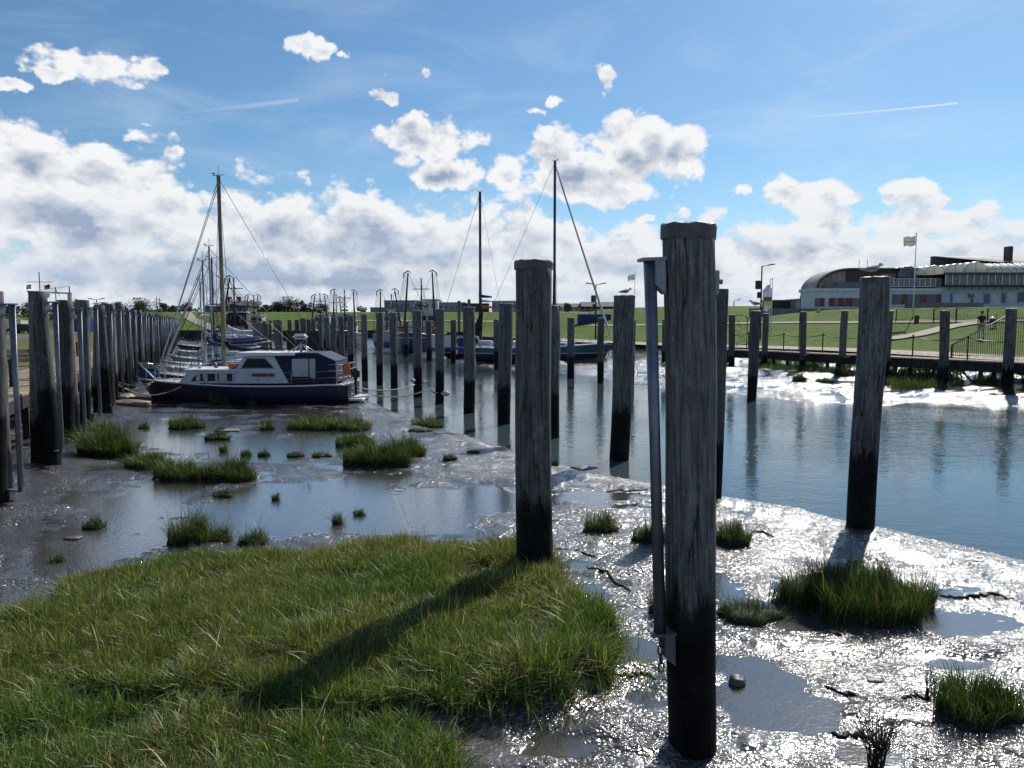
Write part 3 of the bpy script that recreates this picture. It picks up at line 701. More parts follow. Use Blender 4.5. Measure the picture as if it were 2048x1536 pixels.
# single tufts: (px centre, py base front, half width px, height px, label, tone)
TG = 'grass tufts on the mud flat'
TUFTS = [
 (372,1098,52,78,'tall green tuft rising behind the far left edge of the grass bank',0),
 (432,1092,24,52,'small tuft touching the right side of the tall tuft behind the bank',0),
 (498,1100,30,44,'low bright tuft right behind the grass bank, right of the tall tuft',0),
 (172,1064,22,32,'round dark tuft alone on the bare mud left of the tall tuft',1),
 (92,1130,15,24,'tiny dark tuft on bare mud near the left edge of the photo',1),
 (34,1272,52,72,'tuft at the left edge of the photo beside the grass bank',1),
 (669,1053,13,34,'narrow upright tuft behind the middle of the grass bank',1),
 (713,1036,14,20,'small fan tuft right of the narrow upright tuft',1),
 (544,1004,9,20,'tiny tuft alone in the bluish wet mud behind the bank',1),
 (438,1000,22,22,'low tuft just in front of the wide dark clump of five hundred stems',1),
 (455,972,54,56,'wide dark clump at the right end of the left chain of clumps',1),
 (352,970,50,52,'clump second from the right in the left chain of clumps',0),
 (290,946,44,42,'clump in the middle of the left chain of clumps',0),
 (200,925,56,72,'big bushy clump at the foot of the left quay piles',0),
 (196,872,30,24,'low clump against the third left quay pile',0),
 (715,938,36,52,'left lobe of the large clump in the middle of the mud flat',0),
 (765,942,50,62,'front lobe of the large clump in the middle of the mud flat',1),
 (812,918,38,46,'right lobe of the large clump in the middle of the mud flat',0),
 (708,900,40,30,'rear lobe of the large clump in the middle of the mud flat',0),
 (632,868,56,34,'left half of the long low clump before the cruiser stern',2),
 (702,868,44,32,'right half of the long low clump before the cruiser stern',2),
 (854,854,30,28,'bushy tuft at the water edge below the float pile',0),
 (838,868,22,12,'low strip of grass just in front of the water edge tuft',1),
 (365,864,38,34,'rounded bright tuft in front of the cruiser bow',0),
 (530,863,15,30,'slender tuft below the middle of the cruiser',1),
 (428,885,26,20,'flat tuft below the cruiser cabin, beside driftwood',1),
 (282,860,12,20,'thin tuft left of the rounded bright tuft',1),
 (437,868,8,18,'thin tuft just above the flat tuft with driftwood',1),
 (441,907,8,22,'thin tuft just below the flat tuft with driftwood',1),
 (487,915,11,18,'leftmost of three small tufts on the shining strip of wet mud',1),
 (522,916,12,18,'second of three small tufts on the shining strip of wet mud',1),
 (585,918,17,14,'third of three small tufts on the shining strip of wet mud',1),
 (637,919,20,14,'low tuft just left of the large middle clump',1),
 (897,926,14,18,'small tuft alone right of the large middle clump',1),
 (945,908,14,9,'faint tuft right of the small lone tuft',1),
 (437,812,22,34,'tall seeding tuft growing against the cruiser hull',0),
 (502,813,9,13,'tiny tuft against the cruiser hull',0),
 (1207,1070,36,56,'round tuft alone on glittering mud between the two big piles',1),
 (1305,1090,34,56,'tuft behind the steel rail of the biggest pile',1),
 (1472,1098,44,62,'tuft right behind the biggest pile',1),
 (1735,1266,162,150,'largest dark grass mound on the glittering mud at the right',3),
 (1512,1254,66,56,'low ragged clump joining the left side of the largest mound',1),
 (1330,1232,30,70,'sparse upright tuft left of the foot of the biggest pile',1),
 (1996,1470,108,140,'dark grass mound cut by the right edge of the photo',3),
 (1596,1640,80,60,'grass tips at the bottom edge right of the biggest pile',0),
 (1110,925,9,22,'thin grass at the shore beside the hidden pile',1),
 (1600,774,14,22,'left tuft of the pair on the far shining mud',1),(1652,772,18,16,'right tuft of the pair on the far shining mud',1),
 (1685,765,14,24,'tuft at the foot of the looped rope quay pile',1),
 (1975,786,24,20,'small bush on the far shining mud at the right',1)]
def tuft(px, py, hw, hp, lb, tone, seed):
    c = G(px, py-hw*.12, 0.0); D = c.y; rx = hw/F*D; ry = rx*(.62 if tone != 3 else .60); c.y += ry*.8
    c.x = (px-1024)/F*c.y*1.0
    zc = zground(c.x, c.y); hm = max(.05, hp/F*D*1.02)
    rg = np.random.default_rng(seed); px_w = D/F*2
    n = int(min(26000, max(60, 2.9*rx*ry*pi*2100+160)))
    if D > 20: n = int(n*.35)
    r = np.sqrt(rg.uniform(0, 1, n)); a = rg.uniform(0, 2*pi, n)
    irr = 1+.16*np.sin(3*a+seed)+.10*np.sin(5*a+seed*2)+.05*np.sin(9*a+seed*.7)
    x = c.x+rx*r*irr*np.cos(a)*.95; y = c.y+ry*r*irr*np.sin(a)
    edge = r
    h = hm*(.92-.34*edge**2)*rg.uniform(.5, 1.0, n)*(.75+.45*fbm(x, y, max(.10, rx*.28), 2, seed)); h[rg.uniform(0, 1, n) < .03] *= 1.4
    if tone == 3: h *= .95
    else: h *= rg.uniform(.7, 1.25, n); sel = (rg.uniform(0, 1, n) < .09); h[sel] *= 1.5
    c0 = [GREEN*.85, DGREEN*1.15, (GREEN+OLIVE)/2, DGREEN*.8+GREEN*.12][tone]
    u = rg.uniform(0, 1, (n, 1)); t_ = np.where(u < .10, STRAW*.7, np.where(u > .86, BROWN*.8, np.where(u > .6, DGREEN*.9, c0)))*rg.uniform(.5, 1.4, (n, 1))
    w = max(.0052, px_w*.40); w = rg.uniform(.7, 1.2, n)*w
    bl = blades('grass_tuft', x, y, np.full(n, zc-.01), h, w, t_, .36 if tone == 3 else .6, -.04, seed, origin=(c.x, c.y, zc))
    tag(bl, lb, 'grass tuft', TG)
    # muddy root mound
    if rx > .12 and py < 1600:
        mb = MB(); secs = []
        for (f, zz_) in ((1.02, -.03), (.98, .02), (.85, .055), (.5, .075), (.05, .08)):
            secs.append([(rx*f*(1+.16*sin(3*an+seed)+.1*sin(5*an+2*seed))*cos(an)*.95, ry*f*(1+.16*sin(3*an+seed)+.1*sin(5*an+2*seed))*sin(an), zz_*min(1, rx/.3)*1.2) for an in [2*pi*k/28 for k in range(28)]])
        mb.loft(secs); mb.build('root_mound', M['peat'], bl)
M['peat'] = simple('dark_peat', (.018, .015, .012), .8, 0, .4, 12, .01)
for i, tf_ in enumerate(TUFTS): tuft(*tf_, i*7+3)
# sparse dark plants
def sprig(px, py, hp, n, lb, seed, spread=.5):
    c = G(px, py, 0); D = c.y; H = hp/F*D; rnd = random.Random(seed); mb = MB()
    for i in range(n):
        a = rnd.uniform(0, 6.28); L = H*rnd.uniform(.55, 1.05); s = rnd.uniform(.05, spread)
        p0 = Vector((rnd.uniform(-.04, .04), rnd.uniform(-.03, .03), 0)); pts = [p0+Vector((cos(a)*s*L*f**1.4, sin(a)*s*L*f**1.4*.8, L*f*(1-.1*s))) for f in (0, .3, .6, 1)]
        mb.tube(pts, [.0045, .004, .003, .0015], 4)
        for j in range(rnd.randrange(1, 4)):
            f = rnd.uniform(.35, .9); q = pts[0].lerp(pts[3], f); b_ = rnd.uniform(0, 6.28); l = L*rnd.uniform(.1, .25)
            mb.tube([q, q+Vector((cos(b_)*l*.7, sin(b_)*l*.7, l))], [.003, .001], 4)
    o = mb.build('marsh_sprig', M['stem'], None, False); o.location = (c.x, c.y, zground(c.x, c.y)-.02); tag(o, lb, 'plant')
M['stem'] = simple('dry_stem', (.035, .038, .016), .8, 0, .4, 8)
sprig(1752, 1538, 150, 46, 'dark branching plant at the bottom edge right of the biggest pile', 4)
sprig(1862, 1392, 75, 12, 'thin dark sprig between the two dark grass mounds', 5, .25)
sprig(1318, 1235, 90, 10, 'thin stems left of the biggest pile foot', 6, .35)
sprig(620, 975, 14, 3, 'bent dark twig standing in the wet mud behind the grass bank', 9, .9)
# ------------------------------------------------------------------ boats
def band_mat(name, bands, rough=.28):
    "paint bands by height in the hull's own space: [(z_from, colour), ...] rising"
    m, t, b = principled(name); tc = t.new('ShaderNodeTexCoord').outputs['Object']; z = t.sep(tc)[2]
    c = bands[0][1]
    for (zf, cc) in bands[1:]: c = t.mix(t.math('GREATER_THAN', z, zf), c, cc)
    st = t.noise(t.vec('MULTIPLY', tc, (2.5, 2.5, .6)), 2.2, 6, .65)
    c = t.mix(t.ss(st, .52, .8, 0, .22), c, (.05, .05, .045))
    c = t.mix(t.ss(t.noise(tc, 1.3, 4, .6), .4, .7, 0, .25), c, t.vec('MULTIPLY', c, (.6, .6, .6)))
    t.put(b.inputs['Base Color'], c); b.inputs['Roughness'].default_value = rough; return m
def hull_secs(L, B, fs, fb, draft, rake=.5, tr=.8, n=18, flat=.55, aft=0.0):
    "bow at x=0, stern at x=L; fs / fb = freeboard stern / bow; z=0 keel base"
    secs = []
    for i in range(n+1):
        s = i/n; hb = B/2*(min(1, (s/.48)**.62) if s < .48 else 1-(1-tr)*((s-.48)/.52)**1.6); hb = max(hb, .015)
        sh = draft+fb+(fs-fb)*min(1, s/.8)-.10*sin(pi*min(1, s/.9)); kz = draft*.9*(1-min(1, s/.25))**1.5
        q = []
        for j in range(15):
            u = j/7-1; au = abs(u); yy = hb*(1-(1-au)**(2.2+flat*2))**.8 if au < 1 else hb
            z = kz+(sh-kz)*(au**2.0*(1-flat)+flat*max(0, (au-.45)/.55)**1.2)
            x = s*L+rake*(1-(z/sh))*(1-s)**3+aft*s*(1-z/sh)*-1
            q.append((x, math.copysign(yy, u) if u else 0, z))
        secs.append(q)
    return secs
def hull_mb(secs):
    mb = MB(); mb.loft(secs, closed=False, caps=False)
    n = len(secs[0]); b = len(mb.v)-n
    mb.f.append(tuple(b+k for k in range(n))); mb.sm.append(False)
    return mb
def deck_mb(secs, dz=-.03, inset=.97):
    mb = MB(); vs = []
    for q in secs: vs += [(q[0][0], q[0][1]*inset, q[0][2]+dz), (q[-1][0], q[-1][1]*inset, q[-1][2]+dz)]
    mb.add(vs, [(2*i, 2*i+1, 2*i+3, 2*i+2) for i in range(len(secs)-1)]); return mb
def strake(secs, r=.03, dz=0.0):
    mb = MB()
    for side in (0, -1): mb.tube([(q[side][0], q[side][1]*1.005, q[side][2]+dz) for q in secs], r, 6)
    return mb
def rail_mb(secs, i0, i1, h=.55, step=3, r=.012, wires=2, inset=.93):
    mb = MB()
    for side in (0, -1):
        idx = list(range(i0, i1+1, step))
        if idx[-1] != i1: idx.append(i1)
        tops = []
        for i in idx:
            p = secs[i][side]; a = Vector((p[0], p[1]*inset, p[2])); b_ = a+Vector((0, 0, h)); mb.tube([a, b_], r*1.1, 6); tops.append(b_)
        for w in range(wires): mb.tube([t_-Vector((0, 0, h*w/wires)) for t_ in tops], r*(.9 if w == 0 else .6), 5)
    return mb
M['navy'] = band_mat('navy_hull', [(-9, (.06, .02, .015)), (.10, (.004, .006, .030)), (5, (.004, .006, .030))], .45)
M['cabinwhite'] = simple('cabin_white', (.55, .60, .65), .35, 0, .06, 3, 0, .5, .3)
M['canvas'] = simple('navy_canvas', (.010, .014, .040), .8, 0, .3, 2, .01)
M['black_canvas'] = simple('black_canvas', (.012, .012, .016), .85, 0, .3, 4, .01)
M['blue_canvas'] = simple('blue_canvas', (.014, .035, .14), .8, 0, .2, 3, .01)
m, t, b = principled('cabin_glass'); b.inputs['Base Color'].default_value = (.03, .04, .05, 1); b.inputs['Roughness'].default_value = .06; M['glass'] = m
m, t, b = principled('clear_vinyl'); tc = t.new('ShaderNodeTexCoord').outputs['Object']; n_ = t.noise(tc, 5, 3, .5)
t.put(b.inputs['Base Color'], t.mix(n_, (.30, .33, .36), (.55, .57, .58))); b.inputs['Roughness'].default_value = .2; M['vinyl'] = m
M['curtain'] = simple('curtain', (.55, .55, .52), .9, 0, .25, 16)
M['redwood'] = simple('varnished_wood', (.16, .05, .025), .4, 0, .3, 6)
M['orange'] = simple('orange_plastic', (.55, .13, .03), .5)
M['spar'] = simple('dark_spar', (.035, .04, .05), .5, .3, .3, 3)
M['beige_mast'] = simple('wooden_mast', (.20, .17, .115), .5, 0, .25, 5)
M['mastblue'] = simple('blue_mast', (.03, .05, .12), .4, 0, .3, 4)
M['mastgrey'] = simple('grey_mast', (.30, .32, .34), .4, .4, .2, 4)
M['deckgrey'] = simple('boat_deck', (.35, .36, .36), .7, 0, .15, 5)

# motor cruiser lying side-on
def cruiser():
    Y = 28.6; sc = 27.3/F
    x0 = P(279, 770, 28.6).x
    root = empty('motor_cruiser', (x0, Y, -.02), 0, 'navy motor cruiser with white cabin and dark canopy aground on the mud', 'motor boat')
    secs = hull_secs(8.2, 2.45, .70, .86, .05, .55, .88, 20, .6); h = hull_mb(secs).build('hull', M['navy'], root)
    strake(secs, .035, -.02).build('rubbing_strake', M['white'], h)
    deck_mb(secs).build('deck', M['deckgrey'], root)
    def px(v): return (v-1024)/F*27.65-x0
    def pz(v): return (770-v)*sc+.74
    # fore cabin
    c = MB(); y = .92
    prof = [(px(354), pz(768)), (px(372), pz(745)), (px(380), pz(743)), (px(505), pz(742)), (px(505), pz(768))]
    c.prism(prof, -y, y); cab = c.build('fore_cabin', M['cabinwhite'], root)
    r_ = MB(); r_.box((px(438), 0, pz(741)), (px(512)-px(364), 2*y+.08, .05), bev=.02); r_.build('cabin_roof', M['white'], root)
    for (a, b_, s0) in ((387, 429, 9), (433, 497, 0)):
        w = MB(); e = 12 if not s0 else 0
        if s0: poly = [(px(a-8), pz(764)), (px(a+4), pz(748)), (px(b_), pz(748)), (px(b_), pz(764))]
        else: poly = [(px(a), pz(764)), (px(a), pz(748)), (px(b_-12), pz(748)), (px(b_), pz(764))]
        w.prism(poly, -y-.012, -y+.02); wi = w.build('window', M['glass'], root)
        X0, X1 = px(a+3), px(b_-16); N = 18
        for half in ((0, .36), (.60, 1)):
            cu = MB(); pts = [(X0+(X1-X0)*(half[0]+(half[1]-half[0])*k/N), -y-.016-.005*sin(k*2.1)) for k in range(N+1)]
            cu.add([(p[0], p[1], zz) for p in pts for zz in (pz(763), pz(749))], [(2*k, 2*k+2, 2*k+3, 2*k+1) for k in range(N)])
            cu.build('curtain', M['curtain'], wi)
        fr = MB(); q = poly+[poly[0]]; fr.tube([(p[0], -y-.015, p[1]) for p in q], .014, 4); fr.build('window_frame', M['white'], wi)
    sv = MB(); sv.prism([(px(357), pz(764)), (px(369), pz(749)), (px(372), pz(749)), (px(360), pz(764))], -.75, .75, c=(-.02, 0, .01)); sv.build('windscreen', M['glass'], root)
    # wheelhouse
    y = .98
    wh = MB(); wh.prism([(px(470), pz(742)), (px(486), pz(714)), (px(550), pz(713)), (px(578), pz(768)), (px(470), pz(768))], -y, y); wh.build('wheelhouse', M['cabinwhite'], root)
    w = MB(); poly = [(px(483), pz(737)), (px(495), pz(717)), (px(530), pz(717)), (px(548), pz(737))]; w.prism(poly, -y-.012, -y+.02); wi = w.build('window', M['glass'], root)
    fr = MB(); fr.tube([(p[0], -y-.015, p[1]) for p in poly+[poly[0]]], .02, 4); fr.build('window_frame', M['alu'], wi)
    w = MB(); w.prism([(px(472), pz(739)), (px(484), pz(716)), (px(486), pz(716)), (px(474), pz(739))], -.85, .85, c=(-.03, 0, 0)); w.build('windscreen', M['glass'], root)
    r_ = MB(); r_.prism([(px(472), pz(709)), (px(476), pz(705)), (px(590), pz(706)), (px(592), pz(711)), (px(480), pz(713))], -1.08, 1.08); rf = r_.build('wheelhouse_roof', M['white'], root)
    g = MB()
    for a, b_ in ((500, 535), (540, 565)):
        g.tube([(px(a), -.8, pz(706)), (px(a), -.8, pz(702)), (px(b_), -.8, pz(702)), (px(b_), -.8, pz(706))], .012, 5)
    g.build('grab_rail', M['alu'], rf)
    npl = MB(); cx, cz, ln = px(526), pz(751), 20*sc; pts = []
    for k in range(17): a = pi/2+pi*k/16; pts.append((cx-ln+.06*cos(a), cz+.06*sin(a)))
    for k in range(17): a = -pi/2+pi*k/16; pts.append((cx+ln+.06*cos(a), cz+.06*sin(a)))
    npl.prism(pts, -y-.03, -y+.01); npl.build('name_board', M['redwood'], root)
    # canopy
    cp = []
    prof = [(548, 713), (552, 709), (635, 709), (650, 713), (671, 723), (673, 765)]
    cn = MB(); cn.prism([(px(a), pz(b_)) for a, b_ in ((549, 713), (553, 708), (637, 708), (652, 713), (671, 724), (674, 766), (577, 767))], -1.0, 1.0)
    can = cn.build('canopy', M['canvas'], root)
    M['canopytop'] = simple('canopy_top', (.012, .022, .075), .85, 0, .2, 3, .01); tp = MB(); tp.prism([(px(a), pz(b_)) for a, b_ in ((560, 710), (562, 706), (637, 706), (672, 722), (671, 726), (635, 711))], -1.03, 1.03); tp.build('canopy_roof', M['canopytop'], root)
    for a, b_, c0, c1 in ((584, 617, 718, 754), (619, 631, 718, 756)):
        w = MB(); w.box((px((a+b_)/2), -1.01, (pz(c0)+pz(c1))/2), ((b_-a)*sc, .02, (c1-c0)*sc), bev=.008); w.build('canopy_window', M['vinyl'], can)
    # roof mast with covered box
    ms = MB(); top = (px(588), 0, pz(688))
    for ex, ey in ((566, -.35), (611, -.35), (566, .35), (611, .35)): ms.tube([(px(ex), ey, pz(706)), top], .014, 6)
    ms.tube([(px(588), 0, pz(706)), (px(588), 0, pz(680))], .05, 8); rm = ms.build('roof_tripod', M['alu'], root)
    bx = MB(); bx.box((px(587), 0, pz(674)), (28*sc, .38, 11*sc), bev=.07); rb = bx.build('roof_box', M['white'], root)
    b2 = MB(); b2.box((px(587), 0, pz(682)), (26*sc, .36, 5*sc), bev=.04); b2.build('box_base', M['blue_canvas'], rb)
    b3 = MB(); b3.box((px(588), -.195, pz(675)), (20*sc, .02, 2.4*sc), bev=.005); b3.build('box_vent', M['dark'], rb)
    b4 = MB()
    for zz in (-.14, .14): b4.ball((px(588)+zz, -.2, pz(683.5)), .025, 8, 6)
    b4.build('red_lamp', simple('red_lamp_glass', (.5, .04, .05), .3), rb)
    # railings
    rl = rail_mb(secs, 1, 4, .55, 1, .014, 2); rl.tube([(secs[1][0][0], secs[1][0][1]*.93, secs[1][0][2]+.55), (-.05, 0, secs[0][0][2]+.6), (secs[1][-1][0], secs[1][-1][1]*.93, secs[1][-1][2]+.55)], .014, 6); rl.build('pulpit', M['alu'], root)
    rail_mb(secs, 5, 19, .48, 2, .009, 2, .98).build('railing', M['alu'], root)
    ps = MB(); X = 8.05
    for zz in (.25, .5, .72): ps.tube([(7.5, -1.1, .75+zz), (X, -1.05, .75+zz), (X, 1.05, .75+zz), (7.5, 1.1, .75+zz)], .014, 6)
    for yy in (-1.05, -.5, .5, 1.05): ps.tube([(X, yy, .7), (X, yy, 1.47)], .014, 6)
    ps.build('pushpit', M['alu'], root)
    # deck gear
    lb = MB(); lb.box((px(456), -.3, pz(734.5)), (22*sc, .45, 9*sc), bev=.04); lb.build('deck_box', M['orange'], root)
    an = MB(); an.lathe([(.02, 0), (.06, 0), (.06, .05), (.04, .1), (.09, .16), (.09, .2), (.01, .24)], 10, (px(386), -.4, pz(741))); an.build('search_lamp', M['alu'], root)
    hn = MB(); hn.tube([(px(412), .1, pz(741)), (px(405), .1, pz(732)), (px(400), .1, pz(728))], [.05, .1, .02], 8); hn.build('vent_cowl', M['redwood'], root)
    sp = MB(); sp.box((8.45, 0, .16), (.55, 1.9, .08), bev=.03); sp.build('swim_platform', M['white'], root)
    ld = MB()
    for yy in (-.75, -.45): ld.tube([(8.28, yy, .2), (8.25, yy, 1.0), (8.13, yy, 1.1)], .018, 6)
    for zz in (.35, .55, .75, .95): ld.tube([(8.27, -.75, zz), (8.27, -.45, zz)], .015, 6)
    ld.build('stern_ladder', M['alu'], root)
    ob = MB(); ob.box((8.45, -.85, 1.12), (.32, .26, .42), bev=.09); ob.tube([(8.45, -.85, .95), (8.46, -.85, .35)], [.06, .045], 8); ob.build('outboard_motor', M['dark'], root)
    br = MB(); br.box((8.17, -1.08, 1.32), (.26, .12, .42), bev=.04); br.build('rescue_bag', M['orange'], root)
    rg_ = MB(); rg_.tube([(px(424)+.09*cos(a), -1.0, pz(760)+.13*sin(a)) for a in [2*pi*k/12 for k in range(13)]], .01, 5); 
    pp = MB(); pp.tube([(1.0, -.7, .85), (.15, -.2, 1.45)], .03, 8); pp.build('bow_fender_pole', M['white'], root)
    sf = MB(); sf.box((.35, .1, 1.05), (.75, .3, .45), bev=.1); sf.build('folded_cover', M['blue_canvas'], root)
    cl = MB()
    for xx in (2.9, 5.9): cl.tube([(xx-.1, -1.12, .80), (xx, -1.12, .76), (xx+.1, -1.12, .80)], .018, 6)
    cl.build('cleat', M['dark'], root)
    return root
cruiser()

def sailboat(bowx, y, L, B, fb, hullmat, mast_px, mast_top_py, label, mastmat='mastgrey', group=None, cabin=(.28, .66, .42), boom=None, z0=0.02, flip=False, rigcol='dark', mr=.055, cabmat='cabinwhite', furl=None, strip=None, spread=.55, windows=True, hs=None):
    root = empty('sailing_boat', (bowx, y, z0), pi if flip else 0, label, 'sailing boat', group)
    sg = -1 if flip else 1
    secs = hull_secs(L, B, fb*.85, fb*1.15, .12, .9, .62, 18, .3, .25); h = hull_mb(secs).build('hull', M[hullmat], root)
    strake(secs, .025, -.01).build('toe_rail', M[strip or 'white'], h)
    deck_mb(secs, -.02, .96).build('deck', M['deckgrey'], root)
    c0, c1, ch = cabin; zd = .12+fb*.95; w = B*.32
    q = []
    for (x, hh, ww) in ((L*c0-.5, .0, .35), (L*c0, ch*.55, .8), (L*(c0+.12), ch*.85, 1), (L*(c0+c1)/2, ch, 1.05), (L*c1, ch*1.08, 1.0), (L*c1+.05, .0, .98)):
        q.append([(x, -w*ww*1.08, zd-.05), (x, -w*ww, zd+hh*.85), (x, -w*ww*.75, zd+hh), (x, w*ww*.75, zd+hh), (x, w*ww, zd+hh*.85), (x, w*ww*1.08, zd-.05)])
    cb = MB(); cb.loft(q, smooth=False); cab = cb.build('cabin', M[cabmat], root)
    if windows:
        for side in (-1, 1):
            for (a, b_) in ((.12, .42), (.5, .85)):
                wn = MB(); xa, xb = L*(c0+(c1-c0)*a), L*(c0+(c1-c0)*b_)
                wn.add([(xa, side*w*1.07, zd+ch*.30), (xb, side*w*1.085, zd+ch*.30), (xb-.06, side*w*1.05, zd+ch*.72), (xa+.16, side*w*1.03, zd+ch*.62), (xa, side*w*1.02, zd+ch*.30), (xb, side*w*1.03, zd+ch*.30), (xb-.06, side*w*1.0, zd+ch*.72), (xa+.16, side*w*.98, zd+ch*.62)], [(0,1,2,3), (7,6,5,4), (0,4,5,1), (1,5,6,2), (2,6,7,3), (3,7,4,0)])
                wn.build('window', M['glass'], cab)
    # mast
    mp = P(mast_px, mast_top_py, y); mx = (mp.x-bowx)*sg; mz = mp.z-z0
    mx = max(L*.25, min(L*.62, mx))
    mb = MB(); mb.tube([(mx, 0, zd), (mx, 0, mz)], [mr, mr*.8], 10); ma = mb.build('mast', M[mastmat], root)
    fit = MB(); fit.tube([(mx-.25, 0, mz+.02), (mx+.25, 0, mz+.05)], .015, 5); fit.tube([(mx, 0, mz), (mx, 0, mz+.45)], .008, 4); fit.ball((mx-.2, 0, mz+.1), .05, 6, 4, (1.6, .6, .6)); fit.build('masthead_fitting', M['dark'], ma)
    sp = MB()
    for f in ((.5,) if mz < 10 else (.36, .66)): sp.tube([(mx, -spread*B/2.4, zd+(mz-zd)*f), (mx, spread*B/2.4, zd+(mz-zd)*f)], .02, 5)
    sp.build('spreader', M[mastmat], ma)
    st = MB(); wr = .007+.00012*y
    st.tube([(.08, 0, zd+.2), (mx, 0, mz-.1)], wr*1.3, 4); st.tube([(L-.1, 0, zd), (mx, 0, mz-.1)], wr, 4)
    for side in (-1, 1):
        for f in ((.5,) if mz < 10 else (.36, .66)):
            st.tube([(mx+.1, side*B*.45, zd), (mx, side*spread*B/2.4, zd+(mz-zd)*f), (mx, 0, mz-.15 if f > .4 else zd+(mz-zd)*.7)], wr, 4)
        st.tube([(mx-.3, side*B*.42, zd), (mx, 0, zd+(mz-zd)*.55)], wr*.8, 4)
    st.build('rigging', M[rigcol], root)
    if furl:
        f_ = MB(); a = Vector((.15, 0, zd+.4)); b_ = Vector((mx-.1, 0, mz-.6)); f_.tube([a, a.lerp(b_, .1), a.lerp(b_, .9), b_], [.02, furl, furl*.5, .02], 7); f_.build('furled_sail', M['vinyl'], root)
    if boom:
        mat, bl, dz, thick = boom
        b_ = MB(); sx = mx+.1; pts = [(sx, 0, zd+1.15+thick*1.8), (sx+.15, 0, zd+1.05+thick), (sx+bl*.35, 0, zd+1.0+thick*.3), (sx+bl*.7, 0, zd+.95+dz*.6), (sx+bl, 0, zd+.93+dz)]
        b_.tube(pts, [thick*.6, thick, thick*.8, thick*.7, thick*.45], 10); bo = b_.build('boom_cover', M[mat], root)
        b2 = MB(); b2.tube([(sx, 0, zd+.85), (sx+bl+.15, 0, zd+.85+dz)], .04, 8); b2.build('boom', M['alu'], root)
    pu = rail_mb(secs, 1, 3, .5, 1, .010, 1); pu.tube([(secs[1][0][0], secs[1][0][1]*.93, secs[1][0][2]+.5), (-.1, 0, secs[0][0][2]+.55), (secs[1][-1][0], secs[1][-1][1]*.93, secs[1][-1][2]+.5)], .012, 6)
    pu.build('pulpit', M['spar'], root)
    rail_mb(secs, 4, 17, .5, 4, .007, 2).build('lifeline', M['mastgrey'], root)
    return root
M['blackhull'] = band_mat('black_hull', [(-9, (.07, .02, .015)), (.14, (.010, .010, .014)), (2, (.01, .01, .014))])
M['whitehull'] = band_mat('white_hull', [(-9, (.02, .03, .08)), (.16, (.58, .62, .64)), (.66, (.03, .06, .20)), (.74, (.60, .63, .66))])
M['greyhull'] = band_mat('grey_hull', [(-9, (.05, .03, .03)), (.16, (.42, .46, .50)), (.9, (.02, .03, .06))])
M['bluestripe'] = band_mat('blue_stripe_hull', [(-9, (.04, .02, .02)), (.12, (.50, .54, .60)), (.5, (.03, .07, .25)), (.6, (.55, .6, .64))])
SG = 'sailing boats moored behind the cruiser'
sailboat(P(312,745,31.4).x, 31.4, 7.6, 2.4, .68, 'blackhull', 437, 352, 'black hulled sailing boat with tall wooden mast just behind the cruiser', 'beige_mast', SG, boom=('black_canvas', 2.9, -.05, .14), mr=.105, furl=.03)
sailboat(P(324,712,34.8).x, 34.8, 7.4, 2.5, .78, 'whitehull', 405, 522, 'white sailing boat with blue stripe and dark cabin windows', 'mastgrey', SG, boom=('blue_canvas', 2.3, .15, .11), furl=.05, mr=.06)
sailboat(P(334,702,39).x, 39, 7.8, 2.6, .74, 'bluestripe', 418, 493, 'pale sailing boat with a rounded cabin, third in from the cruiser', 'mastgrey', SG, boom=('canvas', 2.8, .35, .17), mr=.06)
sailboat(P(338,694,44).x, 44, 7.5, 2.5, .8, 'greyhull', 423, 517, 'grey sailing boat with a blue topped mast, fourth in from the cruiser', 'mastblue', SG, boom=('blue_canvas', 2.6, .3, .16), mr=.07)
sailboat(P(345,684,51).x, 51, 7.5, 2.5, .9, 'whitehull', 400, 560, 'small white sailing boat with a short mast, fifth in from the cruiser', 'mastgrey', SG, boom=('vinyl', 2.2, .2, .18), mr=.06)
sailboat(P(352,676,60).x, 60, 8.5, 2.8, 1.0, 'blackhull', 447, 560, 'dark old sailing boat with grey tarpaulin over its boom, farthest of the moored row', 'mastgrey', SG, boom=('cabinwhite', 3.2, .3, .3), mr=.09)

# teal sailing boat and lettered blue boat on the far side
M['tealhull'] = band_mat('teal_hull', [(-9, (.012, .014, .02)), (.62, (.012, .014, .02)), (.78, (.45, .52, .52)), (.84, (.018, .085, .125)), (1.42, (.45, .52, .52)), (1.47, (.022, .11, .16))])
M['cobalthull'] = band_mat('cobalt_hull', [(-9, (.02, .02, .03)), (.42, (.02, .02, .03)), (.46, (.5, .52, .55)), (.52, (.015, .04, .30)), (.95, (.55, .6, .65)), (1.02, (.02, .05, .3))])
tb = sailboat(P(1227,690,57).x, 57, 10.6, 3.1, 1.30, 'tealhull', 1110, 322, 'long teal sailing boat with a tall blue mast and furled foresail', 'mastblue', None, cabin=(.3, .72, .34), boom=('black_canvas', 2.2, .0, .3), z0=-.1, flip=True, mr=.13, furl=.10, rigcol='dark')
mz_ = MB(); mz_.tube([(8.7, 0, 1.3), (8.7, 0, 6.2)], .05, 8); 
dv = MB(); dv.tube([(10.1, -.7, 1.2), (10.3, -.7, 2.0), (10.6, -.7, 2.1)], .03, 6); dv.tube([(10.1, .7, 1.2), (10.3, .7, 2.0), (10.6, .7, 2.1)], .03, 6); dv.box((9.7, 0, 1.55), (1.1, 1.6, .35), bev=.1); dv.build('stern_gear', M['cabinwhite'], tb)
hb = MB(); hb.box((3.4, 0, 1.62), (1.0, .8, .18), bev=.04); hb.build('hatch', M['white'], tb)
